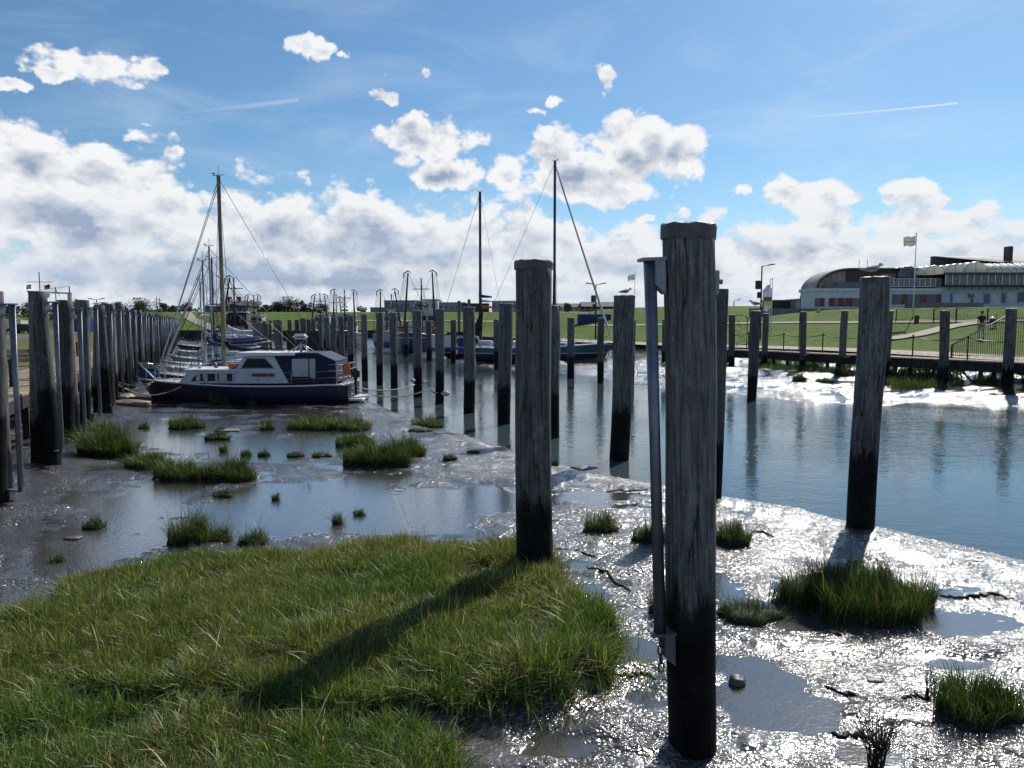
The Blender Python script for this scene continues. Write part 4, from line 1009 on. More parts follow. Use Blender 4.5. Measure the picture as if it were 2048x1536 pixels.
jb = sailboat(P(868,700,66).x, 66, 6.6, 2.8, .95, 'cobalthull', 969, 384, 'blue sailing boat with white letters on the dark cover over its boom', 'mastblue', None, cabin=(.2, .55, .75), boom=None, z0=-.1, mr=.15, rigcol='dark', windows=True, cabmat='blue_canvas')
jm = P(975, 640, 66); jx = 6.6*.62
lx0, lx1 = P(893,680,66).x-jb.location.x, P(962,680,66).x-jb.location.x
cv = MB(); cv.prism([(lx0, 1.85), (lx0+.1, 2.25), (lx1-1.6, 2.30), (lx1-.6, 2.7), (jx+.05, 4.1), (jx+.25, 4.1), (lx1+.1, 2.2), (lx1-.1, 1.35), (lx0+.4, 1.45)], -.28, .10); cvo = cv.build('boom_cover', M['black_canvas'], jb)
def text_on(s, size, loc, parent, mat, rot=(pi/2, 0, 0), name='lettering', ext=.006):
    cu = bpy.data.curves.new(name, 'FONT'); cu.body = s; cu.size = size; cu.extrude = ext; cu.align_x = 'LEFT'; cu.offset = size*.02
    o = bpy.data.objects.new(name, cu); COL.objects.link(o); dg = bpy.context.evaluated_depsgraph_get(); me = bpy.data.meshes.new_from_object(o.evaluated_get(dg)); bpy.data.objects.remove(o)
    me.materials.clear(); me.materials.append(mat); o = link(name, me, parent); o.location = loc; o.rotation_euler = rot; return o
text_on('JAM', .50, (lx0+.75, -.30, 1.62), cvo, M['white'])
text_on('CH', .46, (lx1-.95, -.30, 1.66), cvo, M['white'])
bl = MB(); bl.prism([(lx0-1.6, .95), (lx0-1.3, 1.9), (lx0+.5, 2.0), (lx0+1.2, .95)], -1.12, -1.0); bl.build('side_screen', M['cabinwhite'], jb)
fg = MB(); 
for k in range(3): fg.tube([(lx0+1.0+k*.9, -1.28, .35), (lx0+1.0+k*.9, -1.28, .75)], [.12, .12], 8)
fg.build('fender', M['white'], jb)
for (zz, colm, w) in ((5.25, 'blue_canvas', .9), (4.35, 'orange', 1.0), (4.85, 'white', .8)):
    f_ = MB(); sec = []
    for i in range(8):
        xx = jx+.12+w*i/7; f_q = .05*sin(i*.9); sec.append([(xx, f_q, zz), (xx, f_q+.01, zz), (xx, f_q+.01, zz+.28-.02*i), (xx, f_q, zz+.28-.02*i)])
    f_.loft(sec); f_.build('pennant', M[colm], jb)

# trawlers with raised V booms at the far end
TH = [(-9, (.10, .02, .02)), (.5, (.02, .03, .13)), (1.9, (.45, .48, .5)), (2.0, (.02, .035, .16))]
M['trawl1'] = band_mat('trawler_blue', TH); M['trawl2'] = band_mat('trawler_black', [(-9, (.1, .02, .02)), (.4, (.015, .015, .02)), (1.7, (.3, .32, .33))])
M['trawl3'] = band_mat('trawler_pale', [(-9, (.1, .02, .02)), (.4, (.03, .06, .2)), (1.2, (.4, .46, .5))])
M['net_o'] = simple('orange_net', (.26, .12, .05), .9, 0, .5, 8, .03); M['net_g'] = simple('green_net', (.12, .15, .07), .9, 0, .5, 8, .03); M['rust'] = simple('rusty_steel', (.16, .07, .05), .8, .2, .5, 5)
M['spar'] = simple('dark_spar', (.035, .04, .05), .5, .3, .3, 3); M['spar_y'] = simple('pale_green_spar', (.30, .32, .18), .5, 0, .3, 3)
def trawler(px_, y, mast_top, boomL, boomR, hw, label, hm, spar='spar', rz=0.0, net='net_o', cabc='cabinwhite', H=3.0):
    "seen end on: bow towards the viewer, booms raised to both sides"
    c = P(px_, 690, y); root = empty('fishing_trawler', (c.x, y, WZ-.35), rz, label, 'fishing boat', 'fishing trawlers at the far quay')
    L, B = 12.5, hw*2
    secs = [[(p[1], p[0]-2.0, p[2]) for p in q] for q in hull_secs(L, B, 1.3, 2.0, .5, 1.2, .75, 14, .3)]
    h = hull_mb(secs).build('hull', M[hm], root)
    strake(secs, .07, 0).build('rubbing_strake', M['white'], h); deck_mb(secs, -.25, .95).build('deck', M['rust'], root)
    rr = rail_mb(secs, 1, 12, .6, 2, .03, 2); rr.build('railing', M['spar'], root)
    wy = 6.4
    w = MB(); w.box((0, wy, 2.4), (B*.55, 2.6, 2.0), bev=.12); w.box((0, wy-.1, 3.9), (B*.46, 1.9, 1.2), bev=.1); wh = w.build('wheelhouse', M[cabc], root)
    for k in range(3):
        g = MB(); g.box(((k-1)*B*.145, wy-1.07, 3.95), (B*.11, .06, .5)); g.build('window', M['glass'], wh)
    rf = MB(); rf.box((0, wy-.1, 4.56), (B*.52, 2.2, .1), bev=.03); rf.build('wheelhouse_roof', M['white'], wh)
    def tz(px2, py2): q = P(px2, py2, y); return (q.x-c.x, q.z-root.location.z)
    mx, mt = tz(px_, mast_top)
    ms = MB(); ms.tube([(0, 4.6, 1.4), (0, 4.6, mt)], [.15, .07], 8); ms.tube([(-.9, 4.6, mt-1.0), (.9, 4.6, mt-1.0)], .05, 6); ms.tube([(-1.1, 5.6, 1.5), (0, 4.6, mt*.62), (1.1, 5.6, 1.5)], .08, 6)
    ms.tube([(-.45, 4.6, mt*.66), (.45, 4.6, mt*.66)], .12, 6); mo = ms.build('mast', M[spar], root)
    rd = MB(); rd.box((0, 4.3, mt*.72), (.9, .16, .14), bev=.04); rd.ball((.0, 4.6, mt+.1), .12, 8, 6); rd.build('radar', M['white'], mo)
    wr = MB()
    for sgn, bm_ in ((-1, boomL), (1, boomR)):
        if not bm_: continue
        bx, bz = tz(*bm_)
        b_ = MB(); foot = Vector((sgn*B*.30, 3.6, 1.6)); tip = Vector((bx, 3.6, bz)); b_.tube([foot, foot.lerp(tip, .5), tip], [.13, .12, .08], 8)
        b_.tube([tip+Vector((-sgn*.35, 0, .05)), tip+Vector((0, 0, .22)), tip+Vector((sgn*.45, 0, -.05)), tip+Vector((sgn*.5, 0, -.5))], [.05, .08, .08, .05], 6); b_.build('boom', M[spar], root)
        for e in (.30, .55, .75): wr.tube([tip+Vector((sgn*e*.6, 0, -.2)), (sgn*(B*.35+e), 3.6, 2.0)], .018, 4)
        wr.tube([tip, (0, 4.6, mt*.72)], .022, 4); wr.tube([foot.lerp(tip, .6), (0, 4.6, mt*.55)], .02, 4)
        nt = MB(); 
        rnd = random.Random(px_+sgn)
        for k in range(8): nt.ball((sgn*(B*.28)+rnd.uniform(-.25, .25), 3.2+rnd.uniform(-.4, .4), 1.9+k*.19), rnd.uniform(.12, .25), 7, 5, (1, 1, 1.5))
        nt.build('hanging_net', M[net], root)
    wr.tube([(0, -1.9, 2.6), (0, 4.6, mt-.3)], .025, 4); wr.tube([(0, 10.2, 2.0), (0, 4.6, mt-.3)], .025, 4)
    wr.build('rigging', M['spar'], root)
    gl = MB(); gl.tube([(-B*.4, 9.2, 1.6), (-B*.38, 9.2, 3.6), (B*.38, 9.2, 3.6), (B*.4, 9.2, 1.6)], .09, 6); gl.tube([(-B*.3, 1.2, 1.6), (-B*.3, 1.2, 3.0), (B*.3, 1.2, 3.0), (B*.3, 1.2, 1.6)], .08, 6); gl.build('gallows', M['rust'], root)
    if H:
        wn = MB(); wn.tube([(-B*.3, 2.6, 1.8), (B*.3, 2.6, 1.8)], .4, 10); wn.box((0, 1.9, 1.7), (1.2, .8, .7), bev=.1); wn.build('winch', M['orange'], root)
    return root
trawler(489, 112, 590, (479, 590), (499, 590), 2.0, 'small trawler behind the moored sailing masts, in front of the chimneyed house', 'trawl2')
trawler(629, 104, 586, (619, 590), (639, 589), 2.2, 'leftmost trawler of the far group, with its raised booms close together', 'trawl1', 'spar', .06, 'net_g')
trawler(651, 100, 588, None, (662, 594), 2.0, 'pale green trawler with yellowish spars, beside the leftmost far trawler', 'trawl3', 'spar_y', -.1, 'net_o', 'spar_y')
trawler(682, 96, 578, (661, 579), (700, 580), 2.5, 'dark blue trawler with spread booms right of the pale green trawler', 'trawl1', 'spar', .10, 'net_g')
trawler(781, 88, 588, (758, 580), (787, 578), 2.3, 'white and blue trawler with a bare single crossbar mast', 'trawl3', 'spar', .12, 'net_o')
trawler(822, 76, 554, (797, 541), (849, 540), 2.9, 'biggest blue trawler with the tallest V shaped booms', 'trawl1', 'spar', -.12, 'net_o', 'cabinwhite')
trawler(456, 74, 552, (447, 551), None, 2.2, 'dark working boat with a net hung from a black leaning boom', 'trawl2', 'spar', .2, 'net_g', 'canvas')

# ropes, floats, stones
def rope(name, pts, r, label, mat='rope', cat='rope', grp=None):
    mb = MB(); mb.tube(pts, r, 6); return tag(mb.build(name, M[mat], None, False), label, cat, grp)
rope('mooring_rope', wire(P(232,765,27.5), P(300,768,27.6), .28), .028, 'slack white bow rope from the cruiser to a left quay pile')
rope('mooring_rope', wire(P(232,768,27.3), P(362,773,27.4), .36, 10), .022, 'long sagging bow rope crossing the navy hull of the cruiser')
rope('mooring_rope', wire(P(234,764,28.3), P(306,764,28), .12), .022, 'yellowish rope above the slack bow rope', 'rope')
rope('mooring_rope', wire(P(697,770,27.6), P(829,769,30.6), .22, 12), .022, 'upper stern rope from the cruiser to the pile with two floats')
rope('mooring_rope', wire(P(697,775,27.6), P(860,778,29.2), .33, 12), .022, 'lower stern rope sagging close over the water')
rope('mooring_rope', wire(P(858,778,29.2), P(876,786,28.1), .05), .022, 'short dark rope from the knot to the pile with one float', 'darkrope')
rope('mooring_rope', wire(P(1222,702,57), P(1213,728,55), .02), .03, 'bow rope of the teal boat going down to the mud')
rope('mooring_rope', [P(1268,690,36), P(1270,712,36), P(1274,738,36), P(1275,752,36)], .018, 'thin pale rope hanging beside the pile with the seabird')
M['float'] = simple('old_float', (.40, .42, .36), .6, 0, .4, 6, .004)
for (px_, py_, yb, r, lb) in ((825,761,30.2,.085,'mossy white float left of its pile'),(848,764,30.2,.07,'darker float right of the pile it shares with another'),(891,787,27.6,.12,'bigger white float tied right of its pile')):
    mb = MB(); c = P(px_, py_, yb); mb.ball((0, 0, 0), r, 14, 10, (1.25, 1, .9)); mb.tube([(-r*1.4, 0, 0), (-r*1.0, 0, 0)], r*.25, 8); mb.tube([(r*1.0, 0, 0), (r*1.35, 0, 0)], r*.25, 8)
    o = mb.build('mooring_float', M['float'], None); o.location = c; tag(o, lb, 'float', 'mooring floats on the piles')
def stone(px_, py_, w, h, lb, seed, mat, z=None):
    rnd = random.Random(seed); c = G(px_, py_, 0); s = w/F*c.y; bm = bmesh.new(); bmesh.ops.create_icosphere(bm, subdivisions=3, radius=1)
    for v in bm.verts:
        n_ = v.co.normalized(); k = 1+.12*sin(3*n_.x+seed)+.1*sin(5*n_.y+2*seed)+.07*sin(9*n_.z+seed)+.05*sin(13*n_.x+7*n_.y)
        v.co = Vector((n_.x*s*k, n_.y*s*.8*k, n_.z*h/F*c.y*k))
    me = bpy.data.meshes.new('stone'); bm.to_mesh(me); bm.free(); me.materials.append(mat)
    for p in me.polygons: p.use_smooth = True
    o = link('stone', me); o.location = (c.x, c.y, zground(c.x, c.y)+h/F*c.y*.35); tag(o, lb, 'stone'); return o
M['stone'] = simple('wet_stone', (.09, .09, .085), .45, 0, .4, 8, .01); M['mudslab'] = simple('clay_slab', (.20, .17, .13), .5, 0, .3, 5, .01)
stone(1476, 1368, 17, 14, 'rounded stone in the pool right of the biggest pile', 3, M['stone'])
stone(1748, 1362, 14, 4, 'flat brown stone on the glittering mud', 5, M['mudslab'])
for k, (a, b_, w, h, lb) in enumerate(((262,813,36,9,'pale stone slab left of the cruiser bow'),(290,800,28,9,'stone slab under the cruiser bow'),(248,802,20,7,'small stone slab by the quay pile near the cruiser bow'),(205,902,9,4,'dark stone between the quay piles and the big bushy clump'),(315,964,6,4,'small dark stone before the left chain of clumps'),(1170,925,26,5,'low grey mud lump at the waterline behind the thick pile'),(455,866,22,2.5,'flat driftwood coloured slab by the flat tuft'),(145,1080,16,4,'flat mud lump below the round dark tuft'))):
    stone(a, b_, w, h, lb, 11+k, M['mudslab'] if k in (0, 1, 2, 6) else M['stone'])

# dark strips added along low mud edges, standing in for their shaded faces
M['scarp_shade'] = simple('black_scarp_shade', (.012, .012, .011), .7, 0, .4, 20, .01)  # near-black colour carries the shade of the mud scarps
for k, (pts, lb) in enumerate((([(1212,984),(1240,980),(1262,986),(1302,982)],'wavy dark strip for a shaded mud edge at the waterline left of the steel rail'),([(1112,1104),(1150,1102),(1192,1112)],'dark strip for a shaded mud edge just right of the thick marsh grass pile'),([(1172,1133),(1215,1150),(1262,1182)],'dark strip for a shaded mud edge sloping towards the steel rail'),([(1880,1192),(1930,1196),(1980,1194),(2030,1200)],'long dark strip for a shaded mud edge right of the largest mound'),([(1502,1062),(1525,1064),(1548,1073)],'short dark strip for a shaded mud edge behind the biggest pile, to its right'),([(1196,1352),(1240,1355),(1275,1350),(1312,1360)],'dark strip for a shaded mud edge at the right foot of the grass bank'),([(1650,1374),(1680,1388),(1712,1390)],'dark strip for a shaded mud edge right of the rounded stone'),([(1798,1396),(1830,1392),(1862,1396)],'dark strip for a shaded mud edge at the foot of the thin sprig'),([(1668,1472),(1705,1470),(1748,1478)],'dark strip for a shaded mud edge left of the branching plant'),([(1655,1268),(1685,1275)],'little dark strip for a shaded mud edge before the largest mound'))):
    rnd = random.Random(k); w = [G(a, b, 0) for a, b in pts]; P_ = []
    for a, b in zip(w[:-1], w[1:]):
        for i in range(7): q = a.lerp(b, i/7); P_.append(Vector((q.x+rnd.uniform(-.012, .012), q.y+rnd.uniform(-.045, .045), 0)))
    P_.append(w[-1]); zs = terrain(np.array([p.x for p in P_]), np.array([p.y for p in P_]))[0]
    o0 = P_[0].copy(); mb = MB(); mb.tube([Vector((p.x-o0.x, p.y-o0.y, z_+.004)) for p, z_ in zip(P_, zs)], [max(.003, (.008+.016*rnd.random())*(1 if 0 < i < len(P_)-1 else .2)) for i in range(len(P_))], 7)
    o = mb.build('shade_strip', M['scarp_shade'], None, False); o.location = (o0.x, o0.y, 0); tag(o, lb, 'weed strand', 'painted shade strips on the mud')
# ------------------------------------------------------------------ ground finding
def hit(px, py, y0=20., y1=400.):
    d = ray(px, py); ysn = np.geomspace(y0, y1, 900); x = d.x/d.y*ysn; z = EYE+d.z/d.y*ysn
    g = terrain(x, ysn)[0]; k = np.argmax(g >= z) if (g >= z).any() else len(ysn)-1
    return Vector((x[k], ysn[k], g[k]))
def on(px, y): 
    x = P(px, 645, y).x; return Vector((x, y, zground(x, y)))
def hpx(n, y): return n/F*y
def ribbon(name, pts, w, mat, label, dz=.05, res=1.2, kind='structure'):
    P_ = []
    for a, b in zip(pts[:-1], pts[1:]):
        a = Vector(a[:2]); b = Vector(b[:2]); n = max(1, int((b-a).length/res)); P_ += [a.lerp(b, i/n) for i in range(n)]
    P_.append(Vector(pts[-1][:2])); cols = 5; vs = []
    for i, p in enumerate(P_):
        t_ = (P_[min(i+1, len(P_)-1)]-P_[max(0, i-1)]).normalized(); nrm = Vector((-t_.y, t_.x))
        for c in range(cols): q = p+nrm*(c/(cols-1)-.5)*w; vs.append((q.x, q.y))
    a_ = np.array(vs); z = terrain(a_[:, 0], a_[:, 1])[0]; z = np.maximum(z, 1.2)
    mb = MB(); mb.add([(x, y, zz_+dz) for (x, y), zz_ in zip(vs, z)], [(i*cols+c, i*cols+c+1, (i+1)*cols+c+1, (i+1)*cols+c) for i in range(len(P_)-1) for c in range(cols-1)], True)
    return tag(mb.build(name, mat), label, kind=kind)
M['paving'] = simple('pale_paving', (.34, .30, .25), .9, 0, .18, 2.2, .004, .2)
M['path'] = simple('gravel_path', (.30, .28, .21), .95, 0, .15, 1.2, .004, .2)
M['asphalt'] = simple('asphalt', (.10, .10, .105), .9, 0, .2, 1.5, .003, .2)
M['concrete'] = simple('concrete', (.17, .17, .175), .85, 0, .2, 1.2, .004, .2, .4)
M['iron'] = simple('dark_iron', (.03, .03, .035), .5, .4, .2, 4)
def offset_line(pts, d):
    out = []
    for i, p in enumerate(pts):
        a = Vector(pts[max(0, i-1)][:2]); b = Vector(pts[min(len(pts)-1, i+1)][:2]); t_ = (b-a).normalized(); out.append((p[0]+t_.y*d, p[1]-t_.x*d))
    return out
QRn = QR[1:10]
ribbon('road', offset_line(QRn, 3.3), 3.6, M['paving'], 'pale paved quay road behind the right boardwalk', .03)
ribbon('path', [hit(296, 620, 60), hit(380, 636, 60), hit(470, 658, 60), hit(520, 664, 60)], 2.2, M['path'], 'pale path running diagonally down the far dike', .08)
ribbon('path', [hit(705, 642, 60), hit(860, 642, 60), hit(1010, 644, 60)], 1.4, M['path'], 'thin path across the middle of the far dike', .08)
ribbon('path', [hit(1180, 652, 50), hit(1330, 650, 50), hit(1460, 648, 50), hit(1600, 646, 50), hit(1740, 646, 50), hit(1880, 644, 50), hit(2060, 642, 50)], 1.2, M['path'], 'thin path along the right dike below the restaurant', .07)
ribbon('path', [hit(1760, 682, 35), hit(1830, 672, 35), hit(1900, 655, 35), hit(1965, 645, 35)], 1.5, M['paving'], 'slanting paved path climbing the right dike', .09)
lr = [(leftx(yy)-18.5, yy) for yy in (10, 30, 60, 90, 120, 150)]
ribbon('road', lr, 6, M['asphalt'], 'asphalt road behind the left quay lawn', .03, 2)

# ------------------------------------------------------------------ left boardwalk
def boardwalk(line, w0, w1, z, name, label, plank=.17, sup=3.0, side=1, nplank=None, thick=.06, beamh=.28):
    root = empty(name, (line[0][0], line[0][1], 0), 0, label, 'boardwalk'); ox, oy = line[0]
    A = [Vector(p[:2]) for p in line]; S = [0]
    for a, b in zip(A[:-1], A[1:]): S.append(S[-1]+(b-a).length)
    def pt(s, off):
        for i in range(len(A)-1):
            if s <= S[i+1] or i == len(A)-2:
                t_ = (A[i+1]-A[i]).normalized(); p = A[i]+t_*(s-S[i]); return p+Vector((t_.y, -t_.x))*off*side, t_
    mb = MB(); s = 0; rnd = random.Random(4)
    while s < S[-1]:
        p, t_ = pt(s+plank/2, (w0+w1)/2); mb.box((p.x-ox, p.y-oy, z+rnd.uniform(-.005, .005)), (abs(w1-w0)*rnd.uniform(.985, 1.01), plank*.92, thick), atan2(t_.y, t_.x)+pi/2); s += plank
    mb.build('decking', M['deck'], root)
    for off in (w0+.06*(1 if w1 > w0 else -1), w1-.06*(1 if w1 > w0 else -1)):
        b_ = MB(); n = max(2, int(S[-1]/2)); pts = [pt(S[-1]*i/n, off)[0] for i in range(n+1)]
        for a, c in zip(pts[:-1], pts[1:]):
            m_ = (a+c)/2; d_ = c-a; b_.box((m_.x-ox, m_.y-oy, z-thick/2-beamh/2-.01), (d_.length+.002, .12, beamh), atan2(d_.y, d_.x))
        b_.build('edge_beam', M['beam'], root)
    s = .8
    while s < S[-1]:
        for off in (w0+.1*(1 if w1 > w0 else -1), w1-.15*(1 if w1 > w0 else -1)):
            p, t_ = pt(s, off); b_ = MB(); b_.box((p.x-ox, p.y-oy, (z-.35-.5)/2), (.14, .14, z-.35+.5), atan2(t_.y, t_.x)); b_.build('support_post', M['beam'], root)
        p, t_ = pt(s, w0+.1*(1 if w1 > w0 else -1)); q, _ = pt(min(S[-1], s+1.1), w0+.1*(1 if w1 > w0 else -1)); br = MB(); br.tube([(p.x-ox, p.y-oy, -.02), (q.x-ox, q.y-oy, z-.25)], .05, 5); br.build('brace', M['beam'], root)
        s += sup
    return root, pt
Lline = [(leftx(yy), yy) for yy in (7, 96)]
boardwalk(Lline, -.75, -2.7, 1.30, 'boardwalk', 'wooden boardwalk behind the left row of quay piles', .17, 5.8)
rq = sorted([(p.x, p.y) for p in RQ], key=lambda p: p[1])
Rline = [(22.9, 16), (22.4, 26)]+[(x+.45, yy+.2) for x, yy in rq[:8]]
Rroot, rpt = boardwalk(Rline, .0, 1.25, 1.27, 'boardwalk', 'dark boardwalk on posts along the right quay', .17, 4.2, 1, beamh=.42)
# timber jetty wall at the left back
def qwall(pts, z0, z1, th, mat, label, name='quay_wall'):
    mb = MB()
    for a, b in zip(pts[:-1], pts[1:]):
        a = Vector(a[:2]); b = Vector(b[:2]); d_ = b-a; m_ = (a+b)/2; mb.box((m_.x, m_.y, (z0+z1)/2), (d_.length-.003, th, z1-z0), atan2(d_.y, d_.x))
    o = mb.build(name, mat); return tag(o, label, 'quay wall')
qwall([(-16, 127.4), (leftx(127)-1, 127.4)], -.8, 1.7, .5, M['beam'], 'dark timber quay wall closing the far end of the harbour')
qwall([(4.3, 68), (-.2, 80), (-6.2, 97), (-12.2, 115), (-16.2, 127)], -.8, 1.35, .4, M['beam'], 'dark timber quay wall behind the two big sailing boats')
qwall([(P(492,650,58).x, 60), (P(548,650,58).x, 56)], -.5, 2.95, .35, M['pile'], 'close set timber sheet wall of the jetty at the left back', 'jetty_wall')
qwall([(P(556,650,55).x, 57), (P(620,650,55).x, 57.6)], -.5, 2.35, .3, M['beam'], 'low dark wall linking the jetty piles', 'jetty_wall')
# rope loops on two quay piles, hanging swing, thin rod
for k, (px_, py_) in enumerate(((1607, 706), (1690, 710))):
    i = 4-k if False else [4, 3][k]; p = RQ[i]; c = P(px_, py_, p.y); mb = MB(); rr = .34
    mb.tube([(rr*1.15*cos(a), rr*.8*sin(a), .10*abs(cos(a))*1.5) for a in [2*pi*j/18 for j in range(19)]], .05, 8, False)
    o = mb.build('rope_loop', M['darkrope']); o.location = (p.x, p.y-.02, c.z-.15); tag(o, ['thick rope loop round the pile beside the thin rod', 'thick rope loop round the pile under the yellow hydrant'][k], 'rope', 'rope loops on the right quay piles')
rd = MB(); a = P(1601, 592, 46.2); rd.tube([(0, 0, -2.9), (0, 0, 1.55)], .03, 6); o = rd.build('thin_rod', M['iron']); o.location = (a.x, a.y, a.z-1.55); tag(o, 'tall thin dark rod standing at the right boardwalk', 'rod')
# chain fence on the right quay
FP = [(1440,672,694,50),(1497,668,692,49.6),(1567,668,697,46),(1645,668,699,43),(1740,668,702,40),(1825,670,707,38),(1935,672,711,35),(2075,676,716,32)]
tops = []
for k, (px_, ty, by, yb) in enumerate(FP):
    c = P(px_, by, yb); c.z = 1.30; H = 1.05; mb = MB(); mb.tube([(0, 0, 0), (0, 0, H)], .035, 8); mb.box((0, 0, .02), (.16, .16, .03)); mb.ball((0, 0, H), .05, 8, 6); o = mb.build('fence_post', M['iron']); o.location = c
    tag(o, ['chain fence post beside the scrolled iron frame', 'chain fence post behind the pile with the perched gull', 'chain fence post left of the thin rod', 'chain fence post between the two rope looped piles', 'chain fence post behind the leaning gull pile', 'chain fence post below the slanting path', 'chain fence post in front of the slatted gate', 'chain fence post at the right end of the quay'][k], 'fence post', 'chain fence posts on the right quay'); tops.append(c+Vector((0, 0, H-.05)))
for k, (a, b) in enumerate(zip(tops[:-1], tops[1:])):
    mb = MB(); mb.tube(wire(a, b, .17, 10), .022, 5); tag(mb.build('fence_chain', M['iron'], None, False), 'chain sagging from the %s quay fence post to the next' % ['leftmost', 'second', 'third', 'fourth', 'fifth', 'sixth', 'seventh'][k], 'chain', 'chains between the quay fence posts')
# slatted gate ramp and hillside fence
def slat_fence(p0, p1, h0, h1, n, label, rtop=.03, rs=.012, posts=2, name='metal_fence', zb0=None, zb1=None):
    a = Vector(p0); b = Vector(p1); root = empty(name, a, 0, label, 'fence'); d_ = b-a
    r_ = MB(); r_.tube([(0, 0, h0), d_+Vector((0, 0, h1))], rtop, 8); r_.build('top_rail', M['alu'] if rtop > .02 else M['iron'], root)
    r_ = MB(); r_.tube([(0, 0, .12), d_+Vector((0, 0, .12))], .02, 6); r_.build('bottom_rail', M['iron'], root)
    s_ = MB()
    for i in range(n+1): f = i/n; q = d_*f; s_.tube([q+Vector((0, 0, .12)), q+Vector((0, 0, h0+(h1-h0)*f))], rs, 4)
    s_.build('slat', M['iron'], root)
    for i in range(posts): f = i/(posts-1); q = d_*f; pm = MB(); pm.box(q+Vector((0, 0, (h0+(h1-h0)*f)/2)), (.07, .07, h0+(h1-h0)*f)); pm.build('post', M['iron'], root)
    return root
a = P(1903, 712, 36.5); a.z = 1.30; b = P(2012, 716, 35.2); b.z = 1.30
slat_fence(a, b, .62, 2.05, 26, 'slatted metal gate with a slanting pale handrail on the right quay', .035, .014, 2, 'slatted_gate')
a = P(2016, 716, 35.0); a.z = 1.30; b = P(2110, 720, 33.5); b.z = 1.30
slat_fence(a, b, 1.9, 1.9, 20, 'slatted metal fence continuing right of the slatted gate', .03, .014, 2)
hp = [hit(px_, 643, 40) for px_ in (1792, 1867, 1912, 1975, 2060)]
for k, (a, b) in enumerate(zip(hp[:-1], hp[1:])): slat_fence(a, b, 1.0, 1.0, 22, 'hillside fence panel %s' % ['nearest the leaning gull pile', 'second from the leaning gull pile', 'behind the walking person', 'at the right edge of the photo'][k], .018, .010, 2, 'hillside_fence').__setitem__('group', 'fence panels on the right dike')
# scrolled iron frame
c = P(1478, 694, 49); c.z = 1.3; fr = MB()
for sx in (-.5, .5):
    fr.tube([(sx, 0, 0), (sx, 0, 2.0)], .03, 6)
fr.tube([(-.5, 0, 2.0), (-.3, 0, 2.15), (0, 0, 2.2), (.3, 0, 2.15), (.5, 0, 2.0)], .03, 6)
for (cx, cz, r0, s) in ((-.2, 1.7, .22, 1), (.2, 1.4, .25, -1), (-.15, 1.0, .26, 1), (.2, .6, .24, -1), (-.2, .3, .2, 1)):
    fr.tube([(cx+s*r0*(1-k/22)*cos(k*.45), 0, cz+r0*(1-k/22)*sin(k*.45)) for k in range(20)], .02, 5, False)
o = fr.build('iron_frame', M['iron']); o.location = c; tag(o, 'scrolled wrought iron frame standing on the right boardwalk end', 'iron frame')

# ------------------------------------------------------------------ restaurant on the dike
M['render_w'] = simple('white_render', (.56, .60, .66), .75, 0, .07, 1.2, 0, .3, .35)
M['render_b'] = simple('pale_blue_render', (.42, .53, .66), .75, 0, .08, 1.0, 0, .3, .3)
M['brownclad'] = simple('dark_cladding', (.055, .035, .035), .6, 0, .25, 2)
M['plank'] = wood_mat('vertical_cladding', (.26, .22, .18), (.42, .37, .32), None, .25)
M['metalroof'] = simple('metal_roof', (.25, .24, .23), .75, 0, .12, 1, 0)
M['redpanel'] = simple('red_panel', (.14, .05, .035), .6, 0, .2, 2)
M['bluepanel'] = simple('grey_blue_panel', (.09, .12, .18), .4, 0, .2, 2)
m, t, b = principled('terrace_glass'); b.inputs['Base Color'].default_value = (.30, .36, .38, 1); b.inputs['Roughness'].default_value = .08
b.inputs['Alpha'].default_value = .30; M['tglass'] = m
m, t, b = principled('barrel_glass'); b.inputs['Base Color'].default_value = (.75, .76, .72, 1); b.inputs['Roughness'].default_value = .3; b.inputs['Transmission Weight'].default_value = .0; b.inputs['Subsurface Weight'].default_value = 0
tr = t.new('ShaderNodeBsdfTranslucent'); tr.inputs[0].default_value = (.8, .78, .7, 1); mx = t.new('ShaderNodeMixShader'); mx.inputs[0].default_value = .55; t.l.new(b.outputs[0], mx.inputs[1]); t.l.new(tr.outputs[0], mx.inputs[2]); t.l.new(mx.outputs[0], m.node_tree.nodes['Material Output'].inputs[0]); M['barrel'] = m
